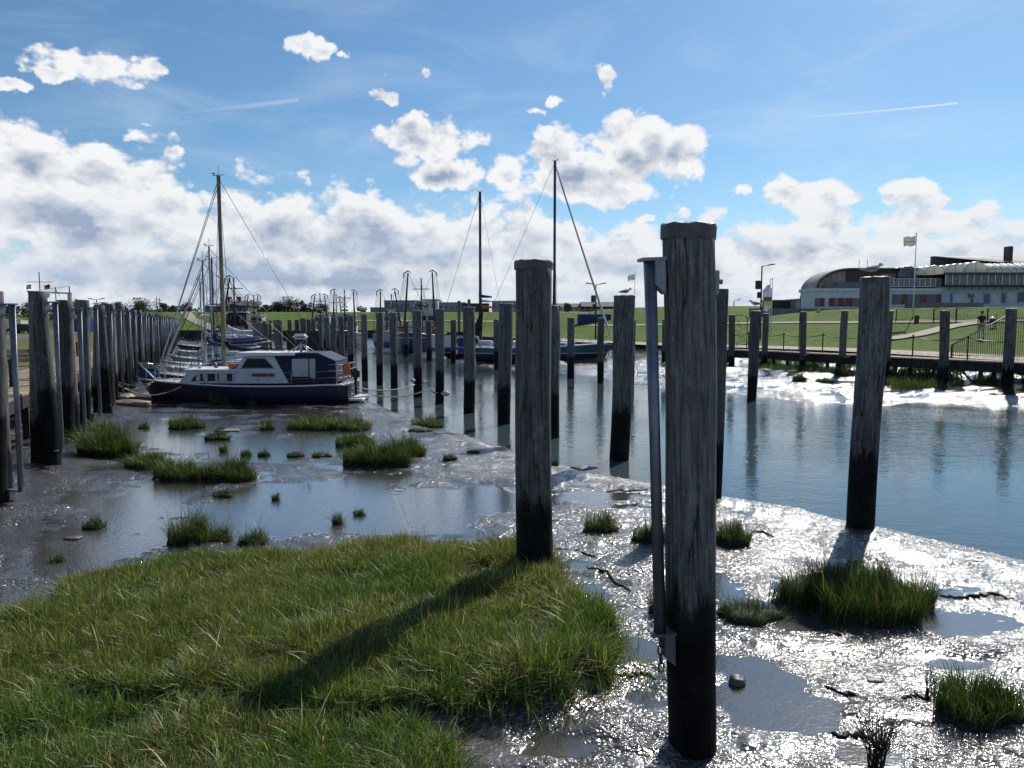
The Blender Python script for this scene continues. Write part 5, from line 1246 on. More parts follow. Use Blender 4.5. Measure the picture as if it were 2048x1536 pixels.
def restaurant():
    Y = 86.0; s = Y/F; o0 = P(1700, 645, Y); root = empty('restaurant_building', (o0.x, Y, 4.1), 0, 'long white seaside restaurant with a curved roof hall and glass terrace', 'building')
    def X(px_): return (px_-1700)*s
    def Z(py_): return P(1700, py_, Y).z-4.1
    def blk(px0, px1, py0, py1, y0, y1, name, mat, parent=root, bev=0):
        mb = MB(); mb.box(((X(px0)+X(px1))/2, (y0+y1)/2, (Z(py0)+Z(py1))/2), (X(px1)-X(px0), y1-y0, abs(Z(py0)-Z(py1))), bev=bev); return mb.build(name, mat, parent)
    # ground floor wings
    wl = blk(1622, 1878, 583, 630, 0, 3.4, 'wall', M['render_w'])
    blk(1619, 1880, 576.5, 583, -.15, 3.5, 'parapet', M['render_w'], wl)
    wr = blk(1878, 2160, 573, 632, .15, 13, 'wall', M['render_b'])
    def win(px0, px1, py0, py1, mat, parent, y=-.0):
        w = blk(px0, px1, py0, py1, y-.04, y+.1, 'window', mat, parent); return w
    cols = ['bluepanel', 'redpanel', 'vinyl', 'redpanel', 'glass', 'redpanel', 'redpanel', 'glass']
    x = 1628
    for k, w in enumerate((9, 11, 8, 13, 5, 14, 17, 15)):
        win(x+.6, x+w-.6, 596, 613, M[cols[k]], wl); x += w
    x = 1781
    for k, (w, c_) in enumerate(((16, 'bluepanel'), (3, 'glass'), (13, 'redpanel'), (21, 'bluepanel'), (3, 'glass'), (14, 'redpanel'), (14, 'bluepanel'), (4, 'glass'), (11, 'redpanel'))):
        win(x+.4, x+w-.4, 588.5, 609, M[c_], wl); x += w
    for (p0, p1, a, b_, c_) in ((1899,1903,587,606,'bluepanel'),(1905,1932,588,606,'render_w'),(1934,1946,588,595,'bluepanel'),(1940,1945,596,606,'bluepanel'),(1966,1973,588,607,'bluepanel'),(1974,1978,588,607,'glass'),(1982,1998,588,609,'render_w'),(2001,2009,585,606,'bluepanel'),(2012,2030,584,606,'vinyl'),(2033,2036,584,606,'glass'),(2037,2060,584,604,'bluepanel'),(2066,2100,584,606,'glass')):
        win(p0, p1, a, b_, M[c_], wr, .15)
    # balcony slab with brackets
    sl = blk(1878, 2160, 570.5, 573, -1.0, 3, 'balcony_slab', M['dark'])
    for px_ in range(1884, 2150, 15): blk(px_, px_+1.2, 573, 580, -.98, -.9, 'bracket', M['dark'], sl)
    # glass balustrades
    def glassrow(px0, px1, pyt, pyb, step, y, name='glass_screen'):
        g = blk(px0, px1, pyt, pyb, y, y+.03, name, M['tglass']); mb = MB(); q = px0
        while q <= px1+.1: mb.box((X(q), y-.02, (Z(pyt)+Z(pyb))/2), (.07, .07, Z(pyt)-Z(pyb)+.05)); q += step
        for pz_ in (pyt, pyb): mb.box(((X(px0)+X(px1))/2, y-.025, Z(pz_)), (X(px1)-X(px0), .05, .05))
        mb.build('screen_frame', M['alu'], g)
    glassrow(1775, 1880, 557, 573, 10.5, .3); glassrow(1880, 2150, 545, 571, 14, -.6)
    # things behind the glass : dark parasols / tables as furniture silhouettes
    for k, (p0, p1, pt_) in enumerate(((1896,1915,558),(1918,1952,557),(1962,1990,556),(2012,2040,555),(2060,2090,556),(1800,1812,562),(1850,1872,560))):
        blk(p0, p1, pt_, 571, .9, 2.4, 'terrace_seating', M['bluepanel'], root, .15)
    # main hall: curved roof
    hall = MB(); prof = [(X(1640), Z(580))]
    for k in range(15):
        a = pi*(1-k/28); prof.append((X(1712)+(X(1640)-X(1712))*cos(pi-a) if False else X(1712)-(X(1712)-X(1640))*cos(pi/2*k/14), Z(580)+(Z(536)-Z(580))*sin(pi/2*k/14)))
    prof += [(X(1960), Z(536)), (X(1960), Z(580))]
    hall.prism(prof, 2.2, 5.2); ho = hall.build('hall', M['brownclad'], root)
    rfm = MB(); outer = [(X(1712)-(X(1712)-X(1636))*cos(pi/2*k/14), Z(580)+(Z(533.5)-Z(580))*sin(pi/2*k/14)) for k in range(15)]+[(X(1963), Z(533.5))]
    inner = [(X(1712)-(X(1712)-X(1641))*cos(pi/2*k/14), Z(580)+(Z(535.8)-Z(580))*sin(pi/2*k/14)) for k in range(15)]+[(X(1963), Z(535.8))]
    for i in range(15): rfm.prism([outer[i], outer[i+1], inner[i+1], inner[i]], 1.6, 5.5)
    rfm.build('roof', M['metalroof'], ho)
    pl = MB(); pp = [(X(1712)-(X(1712)-X(1647))*cos(pi/2*k/14), Z(580)+(Z(539)-Z(580))*sin(pi/2*k/14)) for k in range(13)]; pp += [(X(1704), Z(540)), (X(1704), Z(580))]
    pl.prism(pp, 2.12, 2.25); pl.build('plank_gable', M['plank'], ho)
    blk(1683, 1760, 562, 580, 1.9, 2.2, 'window_band', M['bluepanel'], ho)
    blk(1775, 1806, 545, 556, 2.05, 2.2, 'window_band', M['glass'], ho)
    cars = MB(); blk(1655, 1690, 569, 577, .8, 1.6, 'roof_plant', M['concrete'], root, .1)
    # barrel vaults
    def barrel(px0, px1, pyt, pyb, y0, y1, mat, name='barrel_roof', along=None):
        c = (X(px0)+X(px1))/2; rx = (X(px1)-X(px0))/2; rz = Z(pyt)-Z(pyb); pts = [(c-rx*cos(pi*k/16), Z(pyb)+rz*sin(pi*k/16)) for k in range(17)]
        mb = MB(); mb.prism(pts, y0, y1); bo = mb.build(name, M[mat], root); rb = MB()
        for yy in np.arange(y0-.03, y1, 1.3): rb.tube([(p[0], yy, p[1]+.02) for p in pts], .035, 4)
        rb.tube([(c, y0-.03, Z(pyb)), (c, y0-.03, Z(pyt))], .03, 4); rb.build('rib', M['alu'], bo)
    barrel(1808, 1848, 530, 553, 1.8, 5, 'bluepanel'); barrel(1840, 1879, 532, 548, -.4, 3.5, 'barrel'); barrel(1880, 1920, 529, 546, -.5, 3.5, 'barrel')
    # long barrel running to the right
    pts = [(-.6+2.6*(1-cos(pi*k/14))/1, Z(545)+(Z(525)-Z(545))*sin(pi*k/14)) for k in range(15)]
    mb = MB(); mb.prism(pts, X(1935), X(2160), 'x'); lb_ = mb.build('barrel_roof', M['barrel'], root); rb = MB()
    for px_ in range(1936, 2160, 14): rb.tube([(X(px_), p[0], p[1]+.02) for p in pts], .035, 4)
    rb.build('rib', M['alu'], lb_)
    barrel(1916, 1960, 525, 545, -.7, 4, 'barrel')
    cn = blk(1880, 2160, 546, 549.5, -.9, 6, 'canopy_beam', M['brownclad'])
    for px_ in range(1884, 2150, 40): blk(px_, px_+1.5, 549, 572, -.55, -.4, 'column', M['alu'], cn)
    blk(1800, 1880, 548, 573, 3.5, 5, 'terrace_room', M['render_b']); blk(1880, 2160, 549, 572, 5, 9, 'terrace_room', M['bluepanel'])
    # wedge roof block
    w = MB(); w.prism([(X(1918), Z(503)), (X(2170), Z(503)), (X(2170), Z(531)), (X(1918), Z(533))], 6, 6.6); wo = w.build('upper_block', M['brownclad'], root)
    w = MB(); w.add([(X(1919), 5.95, Z(503)), (X(2170), 5.95, Z(501)), (X(2170), .5, Z(528)), (X(2045), 2.2, Z(524)), (X(1919), 5.9, Z(505))], [(0,1,2,3,4)]); w.add([(X(1919), 5.99, Z(502.6)), (X(2170), 5.99, Z(500.6)), (X(2170), .5, Z(527.6)), (X(2045), 2.2, Z(523.6)), (X(1919), 5.9, Z(504.6))], [(4,3,2,1,0)]); w.build('roof', M['metalroof'], wo)
    blk(2044, 2052, 487, 520, 3, 4, 'chimney', M['dark'])
    for px_ in (1746, 1763): 
        mb = MB(); mb.tube([(X(px_), 4, Z(535)), (X(px_), 4, Z(514))], .035, 5); mb.build('antenna', M['alu'], root)
restaurant()
def wallobj(px0, px1, pyt, pyb, yb, th, mat, label, cat='wall', name='concrete_wall', bev=.02):
    a = P(px0, pyb, yb); b = P(px1, pyt, yb); mb = MB(); mb.box((0, th/2, (b.z-a.z)/2), (b.x-a.x, th, b.z-a.z), bev=bev); cp_ = MB(); o = mb.build(name, mat); o.location = ((a.x+b.x)/2, yb, a.z); 
    return tag(o, label, cat)
wallobj(1500, 1715, 617, 634, 80, .4, M['concrete'], 'grey concrete wall below the left half of the restaurant')
wallobj(1812, 1968, 605.5, 626, 78, .4, M['concrete'], 'grey concrete wall below the right half of the restaurant')
def house(px0, px1, py_e, py_r, py_b, yb, wallm, roofm, label, chim=(), wins=6, flat=False, dep=8, cat='house', name='house'):
    w = (px1-px0)/F*yb; zb = P(px0, py_b, yb).z-.6; ze = P(px0, py_e, yb).z-zb; zr = P(px0, py_r, yb).z-zb; c = P((px0+px1)/2, 645, yb)
    root = empty(name, (c.x, yb, zb), 0, label, cat)
    mb = MB(); mb.box((0, dep/2, ze/2), (w, dep, ze)); wo = mb.build('wall', wallm, root)
    if flat: mb = MB(); mb.box((0, dep/2, ze+.1), (w+.3, dep+.3, .2)); mb.build('roof', roofm, root)
    else:
        mb = MB(); mb.prism([(-.4, ze), (dep/2, zr), (dep+.4, ze), (dep/2, ze-.05)], -w/2-.3, w/2+.3, 'x'); ro = mb.build('roof', roofm, root)
        for f in chim: mb = MB(); mb.box(((f-.5)*w, dep/2, zr+.3), (.9, .7, 1.6)); mb.build('chimney', M['brownclad'], ro)
    for k in range(wins):
        f = (k+.5)/wins; mb = MB(); mb.box(((f-.5)*w, -.02, ze*.55), (w/wins*.5, .12, ze*.35)); mb.build('window', M['glass'], wo)
    return root
M['brick'] = simple('dark_brick', (.05, .04, .05), .85, 0, .25, 1); M['tile'] = simple('brown_tiles', (.06, .042, .05), .8, 0, .25, 1); M['greyroof'] = simple('grey_roof', (.12, .125, .14), .6, 0, .2, .5); M['bluegrey'] = simple('blue_grey_panels', (.22, .27, .35), .6, 0, .15, .6); M['lightpanel'] = simple('light_panels', (.5, .52, .56), .6, 0, .12, .5)
house(411, 452, 613, 606, 625, 176, M['brick'], M['tile'], 'left part of the dark brick house on the dike', (), 4)
house(446, 492, 611, 602, 625, 172, M['brick'], M['tile'], 'dark brick house with two chimneys on the dike', (.05, .45), 4)
house(1545, 1580, 603, 600, 617, 92, M['brick'], M['greyroof'], 'small dark flat roofed kiosk left of the restaurant', (), 2, True, 4, 'kiosk', 'kiosk')
house(1604, 1623, 600, 598, 615, 90, M['render_w'], M['metalroof'], 'little white annex touching the left end of the restaurant', (), 1, True, 5, 'annex', 'annex')
house(741, 800, 616, 614, 622, 205, M['bluegrey'], M['greyroof'], 'low blue grey shed left of the large grey hall', (), 5, True, 12, 'hall', 'industrial_hall')
house(769, 862, 602, 600, 620, 200, M['bluegrey'], M['greyroof'], 'large grey hall behind the biggest trawler', (), 7, True, 20, 'hall', 'industrial_hall')
house(845, 875, 600, 598, 620, 195, M['lightpanel'], M['greyroof'], 'pale cube at the right end of the large grey hall', (), 2, True, 12, 'hall', 'industrial_hall')
house(878, 930, 606, 604, 620, 200, M['bluegrey'], M['greyroof'], 'flat blue grey building behind the tall slim posts', (), 5, True, 12, 'building', 'flat_building')
house(925, 976, 608, 606, 620, 198, M['brick'], M['greyroof'], 'flat dark building right of the tall slim posts', (), 5, True, 12, 'building', 'flat_building')
house(984, 1045, 603, 601, 620, 192, M['bluegrey'], M['lightpanel'], 'pale roofed building left of the thick marsh grass pile', (), 6, True, 14, 'building', 'flat_building')
house(1104, 1180, 614, 606, 618, 190, M['lightpanel'], M['tile'], 'long low house with brown roof left of the twin armed lamp', (), 7)
house(1165, 1245, 613, 603, 618, 186, M['brick'], M['tile'], 'long low house with brown roof right of the twin armed lamp', (), 7)
# blue container with rail
c = hit(1190, 645, 50); w = hpx(65, c.y); root = empty('blue_container', (c.x, c.y, c.z-.3), 0, 'long blue container with a railing on the right dike foot', 'container')
mb = MB(); mb.box((0, 1.2, .75), (w, 2.2, 1.3), bev=.04); mb.build('body', M['blue_canvas'], root)
mb = MB()
for k in range(7): mb.tube([(-w/2+k*w/6, .1, 1.4), (-w/2+k*w/6, .1, 2.0)], .03, 5)
mb.tube([(-w/2, .1, 2.0), (w/2, .1, 2.0)], .03, 5); mb.build('railing', M['alu'], root)
# stair on the dike
a = hit(955, 662, 60); b = hit(935, 630, 60); st = MB(); n = 26
root = empty('dike_stair', a, 0, 'concrete stair with handrail climbing the far dike', 'stair')
for i in range(n): q = a.lerp(b, i/n)-a; st.box((q.x, q.y, max(0, zground(a.x+q.x, a.y+q.y)-a.z)+.05), (1.8, .6, .22))
st.build('steps', M['path'], root); hr = MB()
for sx in (-.9, .9): hr.tube([(sx, 0, 1.0), (b-a)+Vector((sx, 0, 1.0))], .05, 5)
hr.build('handrail', M['alu'], root)
# yellow hydrant
c = on(1637, 77); mb = MB(); mb.lathe([(.12, 0), (.12, .5), (.16, .52), (.16, .58), (.1, .66), (.02, .72)], 12); mb.box((0, 0, .42), (.5, .14, .14), bev=.03); o = mb.build('hydrant', simple('yellow_paint', (.6, .42, .03), .5)); o.location = P(1637, 632, 77); tag(o, 'small yellow hydrant at the foot of the concrete wall', 'hydrant')
# litter bin on the slope
c = hit(1984, 656, 35); root = empty('litter_bin', c, 0, 'dark litter bin with pale rim on the slope beside the walking person', 'litter bin')
mb = MB(); mb.lathe([(.02, .25), (.17, .27), (.22, .62), (.02, .63)], 14); mb.tube([(-.12, 0, 0), (-.1, 0, .3)], .02, 5); mb.tube([(.12, 0, 0), (.1, 0, .3)], .02, 5); mb.build('body', M['dark'], root)
mb = MB(); mb.lathe([(.23, .62), (.24, .66), (.15, .76), (.02, .79)], 14); mb.build('lid', M['white'], root)
mb = MB(); mb.tube([(.26, 0, 0), (.26, 0, 1.0)], .025, 6); mb.build('post', M['iron'], root)

# ------------------------------------------------------------------ lamps and flags
def lamp(px_, top, yb, twin, label, box=False, h=None):
    t_ = P(px_, top, yb); g = zground(t_.x, yb); H = t_.z-g; root = empty('street_lamp', (t_.x, yb, g), 0, label, 'street lamp')
    mb = MB(); mb.tube([(0, 0, 0), (0, 0, H*.5), (0, 0, H)], [.09, .075, .055], 10); mb.build('pole', M['iron'], root)
    for sgn in ((-1, 1) if twin else (1,)):
        ar = MB(); ar.tube([(0, 0, H-.05), (sgn*.5, 0, H+.06)], .035, 6); ao = ar.build('arm', M['iron'], root)
        hd = MB(); hd.box((sgn*.75, 0, H+.11), (.62, .24, .09), bev=.03, M=Matrix.Rotation(-sgn*.15, 3, 'Y')); hd.build('lamp_head', M['iron'], ao)
    if box: mb = MB(); mb.box((-.28, 0, H*.74), (.4, .3, .7), bev=.04); mb.box((-.2, 0, H*.60), (.25, .25, .5), bev=.04); mb.build('equipment_box', M['iron'], root)
lamp(1524, 532, 62, False, 'tall street lamp with speaker boxes beside the two banner flags', True)
lamp(1192, 569, 76, True, 'twin armed street lamp above the blue container', True)
lamp(193, 599, 95, True, 'twin armed street lamp among the trees behind the left piles')
lamp(1468, 601, 120, False, 'tiny distant lamp on the dike crest left of the gull pile')
for k, (px_, py_, yb, lb) in enumerate(((93, 586, 62, 'white topped lamp bollard behind the second left quay pile'), (193, 606, 80, 'white topped lamp bollard below the twin armed lamp'))):
    t_ = P(px_, py_, yb); g = zground(t_.x, yb); root = empty('lamp_bollard', (t_.x, yb, g), 0, lb, 'lamp'); mb = MB(); mb.tube([(0, 0, 0), (0, 0, t_.z-g)], .10, 10); mb.build('pole', M['white'], root)
    mb = MB(); z = t_.z-g; mb.lathe([(.1, z-.4), (.22, z-.3), (.22, z-.1), (.42, z-.04), (.4, z), (.02, z+.04)], 14); mb.build('lamp_head', M['white'], root)
def flag_mesh(w, h, seed, dirx=-1, droop=.25):
    mb = MB(); n, m_ = 14, 8; vs = []
    for th in (0, .012):
        for i in range(n+1):
            u = i/n
            for j in range(m_+1):
                v = j/m_; vs.append((dirx*w*u, .10*w*sin(u*7+seed+v*1.5)*u+th, -h*v-droop*h*u*(1-.3*v)+.06*h*sin(u*9+seed)))
    k = (n+1)*(m_+1); fs = []
    for s in (0, 1):
        for i in range(n):
            for j in range(m_): a_ = s*k+i*(m_+1)+j; f = (a_, a_+1, a_+m_+2, a_+m_+1); fs.append(f if s else f[::-1])
    mb.add(vs, fs, True); return mb
def flag_mat(name, bands, axis=2, w=1., h=1., trans=.5):
    m = bpy.data.materials.new(name); m.use_nodes = True; t = NT(m.node_tree); m.node_tree.nodes.clear(); tc = t.new('ShaderNodeTexCoord').outputs['Generated']; s = t.sep(tc)[axis]; c = bands[0][1]
    for f, cc in bands[1:]: c = t.mix(t.math('GREATER_THAN', s, f), c, cc)
    d1 = t.new('ShaderNodeBsdfDiffuse'); t.put(d1.inputs[0], c); d2 = t.new('ShaderNodeBsdfTranslucent'); t.put(d2.inputs[0], c); mx = t.new('ShaderNodeMixShader'); mx.inputs[0].default_value = trans
    t.l.new(d1.outputs[0], mx.inputs[1]); t.l.new(d2.outputs[0], mx.inputs[2]); ou = t.new('ShaderNodeOutputMaterial'); t.l.new(mx.outputs[0], ou.inputs[0]); return m
FW = flag_mat('white_flag', [(0, (.62, .64, .58)), (.42, (.40, .46, .42)), (.5, (.62, .64, .58))])
FB = flag_mat('banner', [(0, (.55, .57, .62)), (.25, (.55, .50, .10)), (.45, (.16, .2, .3)), (.62, (.6, .62, .66))])
FL = flag_mat('lilac_banner', [(0, (.50, .50, .66))]); FG = flag_mat('tricolour', [(0, (.5, .35, .02)), (.36, (.5, .02, .02)), (.72, (.02, .02, .02))]); FS = flag_mat('striped_pennant', [(0, (.05, .07, .06)), (.3, (.5, .52, .5)), (.7, (.05, .07, .06))])
def flagpole(px_, top, yb, fw, fh, mat, label, dirx=-1, base=None, droop=.25, drop=.2, r=.05, seed=1, zb=None):
    t_ = P(px_, top, yb); g = zground(t_.x, yb) if zb is None else zb; H = t_.z-g; root = empty('flagpole', (t_.x, yb, g), 0, label, 'flagpole')
    mb = MB(); mb.tube([(0, 0, 0), (0, 0, H)], [r, r*.6], 10); mb.ball((0, 0, H), r*1.3, 8, 6); mb.build('pole', M['white'], root)
    f = flag_mesh(fw, fh, seed, dirx, droop).build('flag', mat, root, False); f.location = (0, 0, H-drop)
    return root
g = hit(1833, 634, 40)
flagpole(1833, 467, g.y, hpx(24, g.y), hpx(19, g.y), FW, 'tall white flagpole with a white flag before the restaurant', -1, None, .1, hpx(5, g.y), .06, 1)
bx = hit(1833, 646, 30); mb = MB(); mb.box((0, 0, .32), (.3, .28, .55), bev=.04); mb.box((0, 0, .03), (.4, .4, .06)); o = mb.build('service_box', M['dark']); o.location = bx; tag(o, 'small black service box on the grass below the tall flagpole', 'box')
flagpole(1270, 543, 72, hpx(14, 72), hpx(12, 72), FW, 'thin flagpole with a small white flag behind the pile with the seabird', -1, None, .3, .2, .04, 2)
flagpole(1541, 559, 66, hpx(15, 66), hpx(26, 66), FL, 'banner pole with a pale lilac flag beside the tall street lamp', -1, None, .55, .3, .05, 4)
flagpole(1545, 557, 64, hpx(16, 64), hpx(40, 64), FB, 'banner pole with a long yellow and white flag beside the tall street lamp', -1, None, .3, .8, .05, 6)
# signal mast on the left
t_ = P(78, 544, 98); g = zground(t_.x, 98); H = t_.z-g; root = empty('signal_mast', (t_.x, 98, g), 0, 'thin signal mast with a yard and two small flags behind the left piles', 'signal mast')
mb = MB(); mb.tube([(0, 0, 0), (0, 0, H)], .06, 8); mb.build('pole', M['iron'], root)
mb = MB(); zy = P(78, 564, 98).z-g; mb.tube([(-hpx(26, 98), 0, zy), (hpx(27, 98), 0, zy)], .04, 6); yd = mb.build('yard', M['iron'], root)
f = flag_mesh(.75, .55, 2, 1, -.3).build('flag', FG, yd, False); f.location = (hpx(9, 98), 0, zy-.45)
f = flag_mesh(.6, .55, 3, -1, .2).build('flag', FS, yd, False); f.location = (-hpx(17, 98), 0, zy-.3)
# crane far away
yb = 420; c = P(140, 606, yb); root = empty('tower_crane', (c.x, yb, 4), 0, 'distant tower crane with a long jib above the left trees', 'crane')
mb = MB(); zj = P(140, 587, yb).z-4; mb.box((0, 0, zj/2), (1.6, 1.6, zj)); mb.build('tower', M['orange'] if False else M['mastgrey'], root)
mb = MB(); mb.box((hpx(-40, yb), 0, zj+.6), (hpx(88, yb), .9, .9), M=Matrix.Rotation(.045, 3, 'Y')); mb.build('jib', M['mastgrey'], root)
mb = MB(); mb.tube([(0, 0, zj), (0, 0, zj+4)], .3, 6); mb.tube([(0, 0, zj+4), (hpx(-60, yb), 0, zj+1.8)], .08, 4); mb.tube([(hpx(-28, yb), 0, zj), (hpx(-28, yb), 0, zj-4)], .1, 4); mb.build('stay', M['iron'], root)
root = empty('tower_crane', (P(112, 600, 500).x, 500, 4), 0, 'second thinner distant crane left of the jib end', 'crane'); zj = P(112, 574, 500).z-4
mb = MB(); mb.tube([(0, 0, 0), (0, 0, zj)], .35, 6); mb.build('tower', M['mastgrey'], root); mb = MB(); mb.tube([(0, 0, zj-1), (2.5, 0, zj-6)], .2, 5); mb.build('stay', M['iron'], root)
# mast cluster right of the trees (lattice aerials)
for k, (px_, ty) in enumerate(((313, 593), (319, 595))):
    t_ = P(px_, ty, 150); g = zground(t_.x, 150); mb = MB(); H = t_.z-g; mb.tube([(0, 0, 0), (0, 0, H)], .07, 6); mb.tube([(-.8, 0, H-1.1), (.8, 0, H-1.1)], .05, 5); mb.tube([(-.5, 0, H-.5), (.5, 0, H-.6)], .04, 5)
    o = mb.build('aerial_mast', M['iron']); o.location = (t_.x, 150, g); tag(o, ['left of two thin aerial masts above the far path', 'right of two thin aerial masts above the far path'][k], 'aerial mast', 'aerial masts above the far path')

# ------------------------------------------------------------------ trees on the horizon
m, t, b = principled('tree_leaf'); inf = t.new('ShaderNodeAttribute', attribute_name='tint').outputs['Color']; t.put(b.inputs['Base Color'], inf); b.inputs['Roughness'].default_value = .8; b.inputs['Specular IOR Level'].default_value = .15; M['leaf'] = m
M['bark'] = simple('bark', (.06, .05, .04), .9)
def tree(px_, w, top, yb, label, seed, tone=0):
    rg = np.random.default_rng(seed); c = P(px_, 622, yb); zb = min(c.z, zground(c.x, yb))-.3; W_ = w/F*yb; H = P(px_, top, yb).z-zb
    root = empty('tree', (c.x, yb, zb), 0, label, 'tree', 'trees along the far dike')
    mb = MB(); mb.tube([(0, 0, 0), (.05, 0, H*.4), (0, 0, H*.75)], [.22, .15, .05], 7)
    for k in range(5): a = k*1.3+seed; mb.tube([(0, 0, H*(.25+.08*k)), (cos(a)*W_*.3, sin(a)*W_*.2, H*(.5+.08*k))], [.09, .03], 5)
    mb.build('trunk', M['bark'], root)
    nb = 16; bc = np.stack([rg.normal(0, .23, nb)*W_, rg.normal(0, .2, nb)*W_, H*(.30+.55*rg.uniform(0, 1, nb)**.9)], 1); br = W_*rg.uniform(.12, .24, nb); bc[:, 0] *= (1-.4*(bc[:, 2]/H-.3))
    bt = rg.uniform(.6, 1.4, nb); n = 1500; i = rg.integers(0, nb, n); d = rg.normal(0, 1, (n, 3)); d /= np.linalg.norm(d, axis=1)[:, None]; p = bc[i]+d*br[i][:, None]*rg.uniform(.5, 1.1, (n, 1)); p[:, 2] = np.clip(p[:, 2], H*.08, H)
    s = .16*rg.uniform(.6, 1.4, (n, 1))*max(1, W_/6); u = rg.normal(0, 1, (n, 3)); u /= np.linalg.norm(u, axis=1)[:, None]; v = np.cross(u, d)
    V = np.stack([p-u*s, p+v*s*.6, p+u*s, p-v*s*.6], 1).reshape(-1, 3); me = bpy.data.meshes.new('crown'); me.vertices.add(n*4); me.vertices.foreach_set('co', V.astype(np.float32).ravel()); me.loops.add(n*4); me.loops.foreach_set('vertex_index', np.arange(n*4, dtype=np.int32)); me.polygons.add(n); me.polygons.foreach_set('loop_start', (np.arange(n)*4).astype(np.int32)); me.polygons.foreach_set('loop_total', np.full(n, 4, np.int32)); me.update(calc_edges=True)
    base = np.array([(.085, .105, .06), (.12, .13, .08), (.06, .075, .055)][tone]); col = np.ones((n, 4, 4), np.float32); col[:, :, :3] = (base*bt[i][:, None]*rg.uniform(.7, 1.3, (n, 1)))[:, None, :]
    at_ = me.color_attributes.new('tint', 'FLOAT_COLOR', 'POINT'); at_.data.foreach_set('color', col.ravel()); me.materials.append(M['leaf']); link('crown', me, root)
TREES = [(20,48,606,'tree at the left edge behind the first quay piles',2),(60,44,602,'dark tree behind the second left quay pile',2),(112,46,604,'low dark tree below the crane jib',0),(152,52,597,'broad tree right below the crane tower',0),(205,34,606,'rounded tree just right of the twin armed lamp on the left',0),(238,34,605,'sparse tree between the rounded and the widest tree',1),(283,66,598,'widest pale green tree above the far path start',1),(331,24,607,'dark small tree left of the sparse umbrella tree',2),(371,26,605,'sparse umbrella shaped tree left of the sailing masts',0),(345,22,612,'low bush between the small tree and the umbrella tree',0),(508,38,602,'round pale tree right of the chimneyed house',1),(532,26,611,'low tree right of the round pale tree',0),(577,52,595,'tallest tree with a peaked crown on the middle dike',0),(556,30,605,'left shoulder tree of the peaked tree',0),(606,26,600,'slim dark tree right of the peaked tree',2),(640,34,609,'tree behind the leftmost far trawler',0),(722,18,613,'small round bush alone on the far dike crest',2),(1135,18,606,'bush behind the long brown roofs',0)]
for k, (px_, w, top, lb, tone) in enumerate(TREES): tree(px_, w*1.05, top-1, 182 if px_ > 400 else 205, lb, 40+k, tone)
# hedge mass between the trees
def mass(name, pts, h, label, n, tone, yb, seed=3, s0=.22):
    rg = np.random.default_rng(seed); px = rg.uniform(pts[0], pts[1], n); d = yb+rg.uniform(0, 6, n); x = (px-1024)/F*d; zb = np.array([zground(P(pts[0], 622, yb).x, yb)])
    hh = h*(.45+.55*vnoise(px/14., px*0, seed)); z = zb+rg.uniform(-.5, 1, n)*hh; s = s0*rg.uniform(.6, 1.4, (n, 1)); p = np.stack([x, d, z], 1); u = rg.normal(0, 1, (n, 3)); u /= np.linalg.norm(u, axis=1)[:, None]; w_ = rg.normal(0, 1, (n, 3)); v = np.cross(u, w_/np.linalg.norm(w_, axis=1)[:, None])
    V = np.stack([p-u*s, p+v*s*.7, p+u*s, p-v*s*.7], 1).reshape(-1, 3); me = bpy.data.meshes.new(name); me.vertices.add(n*4); me.vertices.foreach_set('co', V.astype(np.float32).ravel()); me.loops.add(n*4); me.loops.foreach_set('vertex_index', np.arange(n*4, dtype=np.int32)); me.polygons.add(n); me.polygons.foreach_set('loop_start', (np.arange(n)*4).astype(np.int32)); me.polygons.foreach_set('loop_total', np.full(n, 4, np.int32)); me.update(calc_edges=True)
    col = np.ones((n, 4, 4), np.float32); col[:, :, :3] = (np.array(tone)*rg.uniform(.6, 1.4, (n, 1)))[:, None, :]; at_ = me.color_attributes.new('tint', 'FLOAT_COLOR', 'POINT'); at_.data.foreach_set('color', col.ravel()); me.materials.append(M['leaf']); tag(link(name, me), label, kind='stuff')
mass('treeline_undergrowth', (-60, 402), 2.2, 'low dark hedge and undergrowth below the left trees', 7000, (.045, .06, .03), 200)
mass('treeline_undergrowth', (500, 655), 1.9, 'low dark hedge below the middle trees', 3500, (.045, .06, .03), 180, 5)
# shore vegetation on the right bank
def bank(name, poly, n, h, label, seed, tone):
    pts = [tuple(hit(a, b, 20)[:2]) for a, b in poly]; xs0 = [p[0] for p in pts]; ys0 = [p[1] for p in pts]; rg = np.random.default_rng(seed)
    x = rg.uniform(min(xs0), max(xs0), n*3); y_ = rg.uniform(min(ys0), max(ys0), n*3); k = inside(x, y_, pts); cl = fbm(x, y_, 1.2, 3, seed); k &= rg.uniform(0, 1, n*3) < sstep(cl, .30, .55); x, y_ = x[k][:n], y_[k][:n]; z = terrain(x, y_)[0]; m_ = len(x)
    tint = np.where(rg.uniform(0, 1, (m_, 1)) < .2, BROWN, tone)*rg.uniform(.5, 1.4, (m_, 1))
    o = blades(name, x, y_, z-.02, h*rg.uniform(.5, 1.2, m_), np.full(m_, .024)*rg.uniform(.6, 1.3, m_), tint, .4, -.05, seed); tag(o, label, kind='stuff')
bank('shore_grass', [(1770,748),(1925,746),(1930,770),(1840,778),(1765,772)], 2600, .38, 'dark reedy grass strip on the shining mud below the right quay', 71, DGREEN*1.2)
bank('bank_grass', [(1500,706),(2060,726),(2060,758),(1500,738)], 9000, .30, 'weedy bank growing under the right boardwalk', 72, DGREEN*1.5)
bank('bank_grass', [(1150,697),(1330,700),(1330,722),(1150,722)], 1500, .35, 'weedy bank under the boardwalk behind the teal boat', 73, DGREEN*1.5)
